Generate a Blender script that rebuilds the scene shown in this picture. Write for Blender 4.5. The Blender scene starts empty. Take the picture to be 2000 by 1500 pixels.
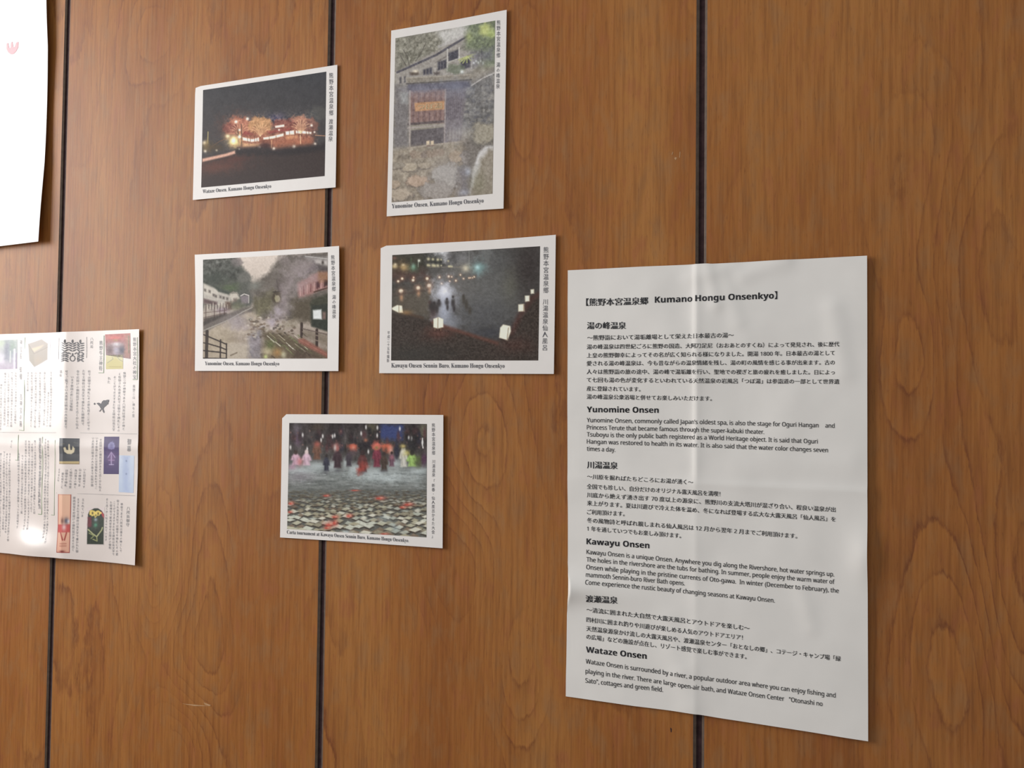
import bpy, math, random
import numpy as np
from mathutils import Matrix, Vector

random.seed(7)
S = bpy.context.scene
COL = S.collection

# ------------------------------------------------------------------ camera
F, YAW, PIT, ROL = 1965.87624, -0.45359568, 0.03542533, 0.01120566
EYE = 1.50                                   # height of the plane z = 0 of the measurements
CAM = np.array([0.19155476, -0.66220698, -0.01626206 + EYE])
_cy, _sy = math.cos(YAW), math.sin(YAW)
FW = np.array([_sy*math.cos(PIT), _cy*math.cos(PIT), math.sin(PIT)])
_r = np.array([_cy, -_sy, 0.0]); _u = np.cross(_r, FW)
RT = _r*math.cos(ROL) + _u*math.sin(ROL)
UP = -_r*math.sin(ROL) + _u*math.cos(ROL)
cam = bpy.data.cameras.new('camera')
cam.sensor_width = 36.0
cam.lens = F/2000.0*36.0
cam.clip_start = 0.01
co = bpy.data.objects.new('camera', cam)
COL.objects.link(co)
m = Matrix.Identity(4)
for i in range(3):
    m[i][0] = RT[i]; m[i][1] = UP[i]; m[i][2] = -FW[i]; m[i][3] = CAM[i]
co.matrix_world = m
S.camera = co

# ------------------------------------------------------------------ light
S.view_settings.view_transform = 'Standard'
S.view_settings.look = 'None'
S.view_settings.gamma = 1.0
S.view_settings.use_curve_mapping = False
S.view_settings.exposure = 0.0
w = bpy.data.worlds.new('room_light'); S.world = w
w.use_nodes = True
bg = w.node_tree.nodes['Background']
bg.inputs[0].default_value = (0.93, 0.97, 1.0, 1)
bg.inputs[1].default_value = 0.50
# daylight coming in through the window of the left wall
ld = bpy.data.lights.new('window_daylight', 'AREA')
ld.shape = 'RECTANGLE'; ld.size = 1.11; ld.size_y = 0.90
ld.energy = 40.0
ld.color = (1.0, 0.985, 0.97)
lo = bpy.data.objects.new('window_daylight', ld)
COL.objects.link(lo)
WINX, WINY0, WINY1, WINZ0, WINZ1 = -1.60, -1.38, -0.26, 1.42, 2.36
lo.location = (WINX-0.03, (WINY0+WINY1)/2, (WINZ0+WINZ1)/2)
lo.rotation_euler = Vector((1, 0, 0)).to_track_quat('-Z', 'Z').to_euler()

# ------------------------------------------------------------------ maths helpers
def wall(px, py, depth=0.0):
    """pixel of the photograph -> X, Z on the wall (plane y = -depth)"""
    px = np.asarray(px, float); py = np.asarray(py, float)
    d = (RT[:, None]*((px.ravel()-1000)/F) + UP[:, None]*((750-py.ravel())/F) + FW[:, None])
    t = (-depth-CAM[1])/d[1]
    return np.stack([CAM[0]+d[0]*t, CAM[2]+d[2]*t], -1).reshape(px.shape+(2,))

def homog(src, dst):
    A = []; b = []
    for (x, y), (u, v) in zip(src, dst):
        A.append([x, y, 1, 0, 0, 0, -u*x, -u*y]); b.append(u)
        A.append([0, 0, 0, x, y, 1, -v*x, -v*y]); b.append(v)
    h = np.linalg.solve(np.array(A, float), np.array(b, float))
    return np.append(h, 1).reshape(3, 3)

def happly(H, P):
    P = np.asarray(P, float)
    q = np.concatenate([P, np.ones(P.shape[:-1]+(1,))], -1) @ H.T
    return q[..., :2]/q[..., 2:]

def lin(c):
    c = np.asarray(c, float)/255.0
    return np.where(c <= 0.04045, c/12.92, ((c+0.055)/1.055)**2.4)

def vnoise(shape, fx, fy, seed, octaves=4, gain=0.5):
    """smooth value noise in 0..1"""
    rng = np.random.RandomState(seed)
    h, wd = shape
    out = np.zeros(shape); amp = 1.0; tot = 0
    for o in range(octaves):
        gx, gy = int(math.ceil(fx))+2, int(math.ceil(fy))+2
        g = rng.rand(gy, gx)
        xs = np.linspace(0, fx, wd, endpoint=False); ys = np.linspace(0, fy, h, endpoint=False)
        xi = xs.astype(int); yi = ys.astype(int)
        xf = xs-xi; yf = ys-yi
        xf = xf*xf*(3-2*xf); yf = (yf*yf*(3-2*yf))[:, None]
        a = g[yi][:, xi]; b = g[yi][:, xi+1]; c = g[yi+1][:, xi]; d = g[yi+1][:, xi+1]
        out += amp*((a*(1-xf)+b*xf)*(1-yf)+(c*(1-xf)+d*xf)*yf)
        tot += amp; amp *= gain; fx *= 2; fy *= 2
    return out/tot

# ------------------------------------------------------------------ object helpers
def link(name, me, parent=None, mats=()):
    o = bpy.data.objects.new(name, me)
    COL.objects.link(o)
    if parent is not None:
        o.parent = parent
        o.matrix_parent_inverse = Matrix.Identity(4)
    for mt in mats:
        me.materials.append(mt)
    return o

def thing(name, label, cat, loc, group=None):
    o = bpy.data.objects.new(name, None)
    o.empty_display_size = 0.02
    COL.objects.link(o)
    o.location = loc
    o['label'] = label; o['category'] = cat
    if group:
        o['group'] = group
    return o

def mesh(name, V, Fc, smooth=False):
    me = bpy.data.meshes.new(name)
    me.from_pydata([tuple(v) for v in V], [], [tuple(int(i) for i in f) for f in Fc])
    me.update()
    if smooth:
        me.polygons.foreach_set('use_smooth', [True]*len(me.polygons))
    return me

def box(name, x0, x1, y0, y1, z0, z1, mat, parent=None, kind=None):
    V = [(x, y, z) for x in (x0, x1) for y in (y0, y1) for z in (z0, z1)]
    Fc = [(0, 1, 3, 2), (4, 6, 7, 5), (0, 4, 5, 1), (2, 3, 7, 6), (0, 2, 6, 4), (1, 5, 7, 3)]
    o = link(name, mesh(name, V, Fc), parent, [mat])
    if kind:
        o['kind'] = kind
    return o

# ------------------------------------------------------------------ materials
def new_mat(name):
    mt = bpy.data.materials.new(name); mt.use_nodes = True
    nt = mt.node_tree
    return mt, nt, nt.nodes['Principled BSDF']

class NB:
    def __init__(s, nt): s.nt = nt
    def node(s, t, **kw):
        n = s.nt.nodes.new(t)
        for k, v in kw.items(): setattr(n, k, v)
        return n
    def put(s, sock, v):
        if hasattr(v, 'is_linked') or isinstance(v, bpy.types.NodeSocket): s.nt.links.new(v, sock)
        else: sock.default_value = v
    def m(s, op, a, b=0.0, c=None):
        n = s.node('ShaderNodeMath', operation=op)
        s.put(n.inputs[0], a); s.put(n.inputs[1], b)
        if c is not None: s.put(n.inputs[2], c)
        return n.outputs[0]
    def vec(s, x, y, z):
        n = s.node('ShaderNodeCombineXYZ')
        s.put(n.inputs[0], x); s.put(n.inputs[1], y); s.put(n.inputs[2], z)
        return n.outputs[0]
    def noise(s, v, scale=1.0, detail=2.0, rough=0.5, dist=0.0):
        n = s.node('ShaderNodeTexNoise')
        s.put(n.inputs['Vector'], v)
        n.inputs['Scale'].default_value = scale
        n.inputs['Detail'].default_value = detail
        n.inputs['Roughness'].default_value = rough
        n.inputs['Distortion'].default_value = dist
        return n.outputs[0]
    def ramp(s, f, stops, interp='LINEAR'):
        n = s.node('ShaderNodeValToRGB')
        cr = n.color_ramp; cr.interpolation = interp
        while len(cr.elements) < len(stops): cr.elements.new(0.5)
        for e, (p, c) in zip(cr.elements, stops):
            e.position = p
            e.color = tuple(c)+(1,) if hasattr(c, '__len__') else (c, c, c, 1)
        s.put(n.inputs[0], f)
        return n.outputs[0]
    def mix(s, f, a, b, blend='MIX'):
        n = s.node('ShaderNodeMix', data_type='RGBA', blend_type=blend)
        s.put(n.inputs[0], f)
        for sk, v in ((n.inputs[6], a), (n.inputs[7], b)):
            if isinstance(v, (tuple, list)): sk.default_value = tuple(v)+(1,) if len(v) == 3 else v
            else: s.nt.links.new(v, sk)
        return n.outputs[2]

GROOVE = [-0.60587245+0.30757004*k for k in range(-5, 8)]

def wood_material():
    mt, nt, bs = new_mat('teak_print_plywood')
    b = NB(nt)
    tc = b.node('ShaderNodeTexCoord')
    sp = b.node('ShaderNodeSeparateXYZ'); nt.links.new(tc.outputs['Object'], sp.inputs[0])
    x, z = sp.outputs[0], sp.outputs[2]
    idx = b.m('FLOOR', b.m('DIVIDE', b.m('SUBTRACT', x, GROOVE[0]), 0.30757004))
    zz = b.m('ADD', z, b.m('MULTIPLY', idx, 7.31))
    # growth-ring field: slow noise stretched upward, slope across the plank, and knots/cathedral centres
    warp = b.noise(b.vec(b.m('MULTIPLY', x, 26.0), 0.0, b.m('MULTIPLY', zz, 9.0)), 1.0, 3.0, 0.6)
    slow = b.noise(b.vec(b.m('MULTIPLY', x, 5.2), 3.0, b.m('MULTIPLY', zz, 1.25)), 1.0, 1.5, 0.5)
    field = b.m('ADD', b.m('MULTIPLY', slow, 2.1), b.m('MULTIPLY', warp, 0.16))
    field = b.m('ADD', field, b.m('MULTIPLY', x, 1.2))
    eyes = [(310, 60, .034, .05, .55), (300, 1130, .028, .09, .75), (340, 1470, .05, .06, .7), (345, 1290, .06, .05, -.5), (410, 1130, .03, .09, -.45),
            (765, 1230, .026, .07, .6), (1010, 1220, .03, .09, .6), (900, 1110, .05, .05, -.4),
            (930, 850, .03, .07, .6), (1030, 160, .022, .09, .45), (1880, 1280, .026, .070, .48), (1975, 1150, .03, .08, -.6),
            (1760, 330, .035, .08, .5), (1790, 700, .02, .05, .5), (1900, 560, .035, .10, -.5)]
    for (px, py, a, c, amp) in eyes:
        X, Z = wall(px, py)
        dx = b.m('MULTIPLY', b.m('SUBTRACT', x, float(X)), 1.0/a)
        dz = b.m('MULTIPLY', b.m('SUBTRACT', z, float(Z)), 1.0/c)
        r2 = b.m('ADD', b.m('MULTIPLY', dx, dx), b.m('MULTIPLY', dz, dz))
        g = b.m('EXPONENT', b.m('MULTIPLY', r2, -1.0))
        field = b.m('MULTIPLY_ADD', g, amp, field)
    uneven = b.noise(b.vec(b.m('MULTIPLY', x, 18.0), 7.0, b.m('MULTIPLY', zz, 6.5)), 1.0, 2.0, 0.5)
    dash = b.noise(b.vec(b.m('MULTIPLY', x, 90.0), 6.0, b.m('MULTIPLY', zz, 28.0)), 1.0, 3.0, 0.65)
    rag = b.noise(b.vec(b.m('MULTIPLY', x, 260.0), 1.0, b.m('MULTIPLY', zz, 60.0)), 1.0, 3.0, 0.7)
    fr = b.m('FRACT', b.m('MULTIPLY_ADD', rag, 0.42, b.m('MULTIPLY', b.m('MULTIPLY_ADD', uneven, 0.35, field), 6.4)))
    ring = b.ramp(fr, [(0.0, 0.0), (0.50, 0.22), (0.82, 0.42), (0.92, 1.0), (1.0, 0.0)])
    vis = b.ramp(b.noise(b.vec(b.m('MULTIPLY', x, 9.0), 5.0, b.m('MULTIPLY', zz, 3.0)), 1.0, 2.0), [(0.36, 0.05), (0.62, 1.0)])
    patch = b.noise(b.vec(b.m('MULTIPLY', x, 14.0), 9.0, b.m('MULTIPLY', zz, 2.2)), 1.0, 3.0, 0.55)
    streak = b.noise(b.vec(b.m('MULTIPLY', x, 420.0), 2.0, b.m('MULTIPLY', zz, 17.0)), 1.0, 3.0, 0.65)
    pore = b.noise(b.vec(b.m('MULTIPLY', x, 1100.0), 4.0, b.m('MULTIPLY', zz, 130.0)), 1.0, 2.0, 0.6)
    base = b.ramp(patch, [(0.30, (0.285, 0.098, 0.024)), (0.50, (0.350, 0.134, 0.033)), (0.72, (0.410, 0.180, 0.050))])
    ring = b.m('MULTIPLY', ring, b.ramp(dash, [(0.34, 0.30), (0.58, 1.0)]))
    hue = b.noise(b.vec(b.m('MULTIPLY', x, 75.0), 8.0, b.m('MULTIPLY', zz, 34.0)), 1.0, 3.0, 0.6)
    base = b.mix(b.ramp(hue, [(0.50, 0.0), (0.68, 0.55)]), base, (0.300, 0.150, 0.062))
    base = b.mix(b.ramp(hue, [(0.30, 0.45), (0.46, 0.0)]), base, (0.330, 0.105, 0.048))
    base = b.mix(b.m('MULTIPLY', b.m('MULTIPLY', ring, vis), 0.80), base, (0.150, 0.044, 0.018))
    base = b.mix(b.ramp(streak, [(0.46, 0.0), (0.68, 0.42)]), base, (0.150, 0.050, 0.016))
    base = b.mix(b.ramp(streak, [(0.28, 0.22), (0.48, 0.0)]), base, (0.42, 0.200, 0.075))
    base = b.mix(b.ramp(pore, [(0.60, 0.0), (0.76, 0.42)]), base, (0.110, 0.036, 0.014))
    nt.links.new(base, bs.inputs['Base Color'])
    bs.inputs['Roughness'].default_value = 0.42
    bs.inputs['Specular IOR Level'].default_value = 0.18
    bp = b.node('ShaderNodeBump')
    bp.inputs['Strength'].default_value = 0.12
    bp.inputs['Distance'].default_value = 0.0006
    nt.links.new(streak, bp.inputs['Height'])
    nt.links.new(bp.outputs[0], bs.inputs['Normal'])
    return mt

def flat_mat(name, rgb, rough=0.6, spec=0.3, noise_amt=0.04, scale=60.0):
    mt, nt, bs = new_mat(name)
    b = NB(nt)
    tc = b.node('ShaderNodeTexCoord')
    n = b.noise(tc.outputs['Object'], scale, 3.0, 0.6)
    lo_ = tuple(max(0.0, c*(1-noise_amt)) for c in rgb); hi = tuple(min(1.0, c*(1+noise_amt)) for c in rgb)
    nt.links.new(b.ramp(n, [(0.3, lo_), (0.7, hi)]), bs.inputs['Base Color'])
    bs.inputs['Roughness'].default_value = rough
    bs.inputs['Specular IOR Level'].default_value = spec
    return mt

def print_mat(name, rough, spec):
    mt, nt, bs = new_mat(name)
    b = NB(nt)
    a = b.node('ShaderNodeAttribute', attribute_name='ink')
    nt.links.new(a.outputs['Color'], bs.inputs['Base Color'])
    bs.inputs['Roughness'].default_value = rough
    bs.inputs['Specular IOR Level'].default_value = spec
    return mt

M_WOOD = wood_material()
M_BEVEL = flat_mat('grey_brown_groove_edge', (0.115, 0.080, 0.060), 0.6, 0.15, 0.2, 200)
M_GROOVE = flat_mat('dark_groove', (0.048, 0.026, 0.027), 0.8, 0.1, 0.3, 200)
M_CARD = flat_mat('white_card', (0.80, 0.755, 0.72), 0.45, 0.35, 0.015, 90)
M_SHEET = flat_mat('copy_paper', (0.80, 0.768, 0.728), 0.7, 0.15, 0.02, 30)
M_GLOSSY = flat_mat('coated_leaflet_paper', (0.75, 0.665, 0.62), 0.28, 0.42, 0.03, 25)
M_NOTICE = flat_mat('bright_white_paper', (0.90, 0.90, 0.90), 0.5, 0.4, 0.005, 25)
M_PHOTO = print_mat('photo_ink', 0.45, 0.10)
M_LEAF_INK = print_mat('leaflet_ink', 0.34, 0.28)
M_INK = flat_mat('black_toner', (0.022, 0.022, 0.026), 0.6, 0.3, 0.1, 400)
M_CAPTION = flat_mat('grey_caption_ink', (0.085, 0.085, 0.100), 0.5, 0.3, 0.1, 400)
M_LEAFTEXT = flat_mat('leaflet_grey_ink', (0.22, 0.22, 0.235), 0.35, 0.4, 0.2, 400)
M_GREEN = flat_mat('leaflet_green_ink', (0.16, 0.27, 0.12), 0.35, 0.4, 0.1, 400)
M_PINK = flat_mat('pink_stamp_ink', (0.95, 0.42, 0.45), 0.5, 0.3, 0.05, 400)
M_PLASTER = flat_mat('plaster', (0.62, 0.58, 0.52), 0.9, 0.1, 0.05, 8)
M_FRAME = flat_mat('window_frame_wood', (0.20, 0.10, 0.05), 0.5, 0.3, 0.2, 30)
M_FLOOR = flat_mat('floor_board', (0.22, 0.13, 0.07), 0.4, 0.3, 0.2, 12)

# ------------------------------------------------------------------ the wall
def panelled_wall():
    root = bpy.data.objects.new('wall_back', None)
    COL.objects.link(root); root['kind'] = 'structure'
    gap, bev, dep, top = 0.0019, 0.0019, 0.0018, 2.45
    box('backing_board', GROOVE[0]-0.1, GROOVE[-1]+0.1, dep+0.0001, 0.03, 0, top, M_GROOVE, root)
    for k in range(len(GROOVE)-1):
        a, c = GROOVE[k]+gap, GROOVE[k+1]-gap
        prof = [(a, dep), (a, 0.0009), (a+bev, 0.0), (c-bev, 0.0), (c, 0.0009), (c, dep)]
        V = [(p[0], p[1], z) for z in (0.0, top) for p in prof]
        n = len(prof)
        Fc = [(i, i+1, n+i+1, n+i) for i in range(n-1)] + [(n-1, 0, n, 2*n-1)]
        Fc += [tuple(range(n-1, -1, -1)), tuple(range(n, 2*n))]
        me = mesh('plank', V, Fc)
        o = link('plank', me, root, [M_WOOD, M_BEVEL])
        for i in (0, 1, 3, 4): me.polygons[i].material_index = 1
    return root
WALL = panelled_wall()

# left wall with the window that lights the room, and the floor (both outside the picture)
wl = bpy.data.objects.new('wall_left', None); COL.objects.link(wl); wl['kind'] = 'structure'
XL = WINX
WEND = -3.0
box('wall_panel', XL-0.1, XL, WEND, 0.0, 0.0, WINZ0, M_PLASTER, wl)
box('wall_panel', XL-0.1, XL, WEND, 0.0, WINZ1, 2.45, M_PLASTER, wl)
box('wall_panel', XL-0.1, XL, WINY1, 0.0, WINZ0, WINZ1, M_PLASTER, wl)
box('wall_panel', XL-0.1, XL, WEND, WINY0, WINZ0, WINZ1, M_PLASTER, wl)
wn = bpy.data.objects.new('window_1', None); COL.objects.link(wn); wn['kind'] = 'structure'
t = 0.04
box('window_frame', XL-0.02, XL+0.015, WINY0, WINY1, WINZ0, WINZ0+t, M_FRAME, wn)
box('window_frame', XL-0.02, XL+0.015, WINY0, WINY1, WINZ1-t, WINZ1, M_FRAME, wn)
box('window_frame', XL-0.02, XL+0.015, WINY0, WINY0+t, WINZ0+t, WINZ1-t, M_FRAME, wn)
box('window_frame', XL-0.02, XL+0.015, WINY1-t, WINY1, WINZ0+t, WINZ1-t, M_FRAME, wn)
box('floor', XL-0.1, 1.9, WEND, 0.03, -0.05, 0.0, M_FLOOR, None, 'structure')

# ------------------------------------------------------------------ papers
class Paper:
    """a piece of paper on the wall: boundary polylines given as points read off the photograph,
    a height function h(u, v) in metres away from the wall"""
    def __init__(s, top, right, bottom, left, gap, hfun, nu, nv, thick):
        s.gap = gap
        W = lambda pts: np.array([wall(p[0], p[1], gap) for p in pts])
        s.e = [W(top), W(right), W(bottom), W(left)]
        s.c = [s.e[0][0], s.e[0][-1], s.e[2][-1], s.e[2][0]]     # TL TR BR BL
        s.H = homog(s.c, [(0, 0), (1, 0), (1, 1), (0, 1)])
        s.hf = hfun; s.nu = nu; s.nv = nv; s.thick = thick
        s.us = np.linspace(0, 1, nu+1) if nu < 100 else np.concatenate([np.linspace(0, .04, 17), np.linspace(.04, 1, nu-15)[1:]])
        s.vs = np.linspace(0, 1, nv+1)
        s.hg = hfun(*np.meshgrid(s.us, s.vs))
        s.org = np.array([s.c[0][0]/4+s.c[1][0]/4+s.c[2][0]/4+s.c[3][0]/4, min(p[1] for p in s.c)])
    def curve(s, P, t):
        d = np.append(0, np.cumsum(np.linalg.norm(np.diff(P, axis=0), axis=1))); d /= d[-1]
        return np.stack([np.interp(t, d, P[:, 0]), np.interp(t, d, P[:, 1])], -1)
    def grid(s):
        u, v = s.us, s.vs
        T, R, B, L = [s.curve(e, q) for e, q in zip(s.e, (u, v, u, v))]
        U, V = np.meshgrid(u, v)
        U3, V3 = U[..., None], V[..., None]
        P = (1-V3)*T[None]+V3*B[None]+(1-U3)*L[:, None]+U3*R[:, None]
        TL, TR, BR, BL = s.c
        P -= (1-U3)*(1-V3)*TL+U3*(1-V3)*TR+U3*V3*BR+(1-U3)*V3*BL
        return P
    def height(s, u, v):
        """height of the paper's own facets, so that print follows them exactly"""
        u = np.clip(u, 0, 1); v = np.clip(v, 0, 1)
        i = np.clip(np.searchsorted(s.us, u, side='right')-1, 0, len(s.us)-2)
        j = np.clip(np.searchsorted(s.vs, v, side='right')-1, 0, len(s.vs)-2)
        a = (u-s.us[i])/(s.us[i+1]-s.us[i]); b_ = (v-s.vs[j])/(s.vs[j+1]-s.vs[j])
        g = s.hg
        return (g[j, i]*(1-a)+g[j, i+1]*a)*(1-b_)+(g[j+1, i]*(1-a)+g[j+1, i+1]*a)*b_
    def lift(s, XZ, extra=0.0):
        """wall coordinates -> local 3-D points on the paper's face"""
        uv = happly(s.H, XZ)
        y = -(s.gap+s.height(uv[..., 0], uv[..., 1])+extra)
        return np.stack([XZ[..., 0]-s.org[0], y, XZ[..., 1]-s.org[1]], -1)
    def body(s, name, parent, mat):
        P = s.lift(s.grid())
        h, wd = P.shape[:2]
        front = P.reshape(-1, 3); back = front.copy(); back[:, 1] += s.thick
        n = len(front)
        I = np.arange(n).reshape(h, wd)
        q = np.stack([I[:-1, :-1], I[1:, :-1], I[1:, 1:], I[:-1, 1:]], -1).reshape(-1, 4)
        fc = [q, q[:, ::-1]+n]
        loop = np.concatenate([I[0, :], I[1:, -1], I[-1, -2::-1], I[-2:0:-1, 0]])
        m_ = len(loop); a_ = 2*n+np.arange(m_)            # the cut edge has its own vertices so that it stays crisp
        nx = np.roll(a_, -1)
        fc.append(np.stack([a_, nx, nx+m_, a_+m_], -1))
        me = mesh(name, np.concatenate([front, back, front[loop], back[loop]]), np.concatenate(fc))
        nf = len(q)
        me.polygons.foreach_set('use_smooth', [i < 2*nf for i in range(len(me.polygons))])
        return link(name, me, parent, [mat])

# ---- lettering: built as text, laid on the paper's surface
def glyphs(txt, bold=0.0, res=2, vertical=False):
    cu = bpy.data.curves.new('lettering', 'FONT')
    cu.body = '\n'.join(txt) if vertical else txt
    cu.size = 1.0; cu.resolution_u = res; cu.offset = bold
    cu.fill_mode = 'FRONT'
    if vertical:
        cu.align_x = 'CENTER'; cu.space_line = 1.0
    o = bpy.data.objects.new('lettering', cu)
    COL.objects.link(o)
    dg = bpy.context.evaluated_depsgraph_get()
    me = bpy.data.meshes.new_from_object(o.evaluated_get(dg))
    n = len(me.vertices)
    V = np.zeros(n*3); me.vertices.foreach_get('co', V); V = V.reshape(-1, 3)[:, :2].copy()
    Fc = [tuple(p.vertices) for p in me.polygons]
    bpy.data.objects.remove(o); bpy.data.curves.remove(cu); bpy.data.meshes.remove(me)
    return V, Fc

def place_line(paper, V, path, hpx_top, hpx_bot, vspan=(-0.12, 0.88), xr=None):
    """map text coordinates (em units) onto a baseline polyline in photo pixels; returns local points.
    path = centre line of the letters; hpx = height of one em box in pixels at start and end"""
    x0, x1 = xr if xr else (V[:, 0].min(), V[:, 0].max())
    t = (V[:, 0]-x0)/max(1e-6, x1-x0)
    path = np.array(path, float)
    d = np.append(0, np.cumsum(np.linalg.norm(np.diff(path, axis=0), axis=1))); d /= d[-1]
    cx = np.interp(t, d, path[:, 0]); cyy = np.interp(t, d, path[:, 1])
    mid = (vspan[0]+vspan[1])/2
    h = hpx_top+(hpx_bot-hpx_top)*t
    return paper.lift(wall(cx, cyy-(V[:, 1]-mid)*h, paper.gap), INK_LIFT)
INK_LIFT = 0.00020

def sans(s, bold=False):
    out = ''; b_ = 0x1D5D4 if bold else 0x1D5A0
    for ch in s:
        if 'A' <= ch <= 'Z': out += chr(b_+ord(ch)-65)
        elif 'a' <= ch <= 'z': out += chr(b_+26+ord(ch)-97)
        elif '0' <= ch <= '9': out += chr((0x1D7EC if bold else 0x1D7E2)+ord(ch)-48)
        else: out += ch
    return out

class Lettering:
    def __init__(s, paper): s.p = paper; s.V = []; s.F = []; s.n = 0
    def add(s, P, Fc):
        s.V.append(P); s.F += [tuple(i+s.n for i in f) for f in Fc]; s.n += len(P)
    def hline(s, txt, path, em, em2=None, bold=0.0, res=2, latin=False, smear=0.0):
        V, Fc = glyphs(txt, bold, res)
        x0, x1 = V[:, 0].min(), V[:, 0].max()
        for dx in ((-smear, smear) if smear else ()):      # heavier strokes: the same letters printed side by side
            W_ = V.copy(); W_[:, 0] = np.clip(W_[:, 0]+dx, x0, x1)
            s.add(place_line(s.p, W_, path, em, em2 or em, (0.0, 0.72) if latin else (-0.12, 0.88), (x0, x1)), Fc)
        s.add(place_line(s.p, V, path, em, em2 or em, (0.0, 0.72) if latin else (-0.12, 0.88)), Fc)
    def vline(s, txt, top, bottom, wpx, bold=0.0, res=1):
        """one column of characters, centre line from top to bottom (photo pixels)"""
        n = len(txt)
        for i, ch in enumerate(txt):
            if ch in ' \u3000': continue
            if ch not in GCACHE: GCACHE[ch] = glyphs(ch, 0.0, 1)
            V, Fc = GCACHE[ch]
            if not len(V): continue
            f = (i+0.5)/n
            cx = top[0]+(bottom[0]-top[0])*f; cy_ = top[1]+(bottom[1]-top[1])*f
            ph = (bottom[1]-top[1])/n*0.96
            s.add(s.p.lift(wall(cx+(V[:, 0]-0.5)*wpx, cy_-(V[:, 1]-0.38)*ph, s.p.gap), INK_LIFT), Fc)
    def build(s, name, parent, mat, label=None):
        o = link(name, mesh(name, np.concatenate(s.V), s.F), parent, [mat])
        if label: o['label'] = label
        return o
GCACHE = {}

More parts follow.
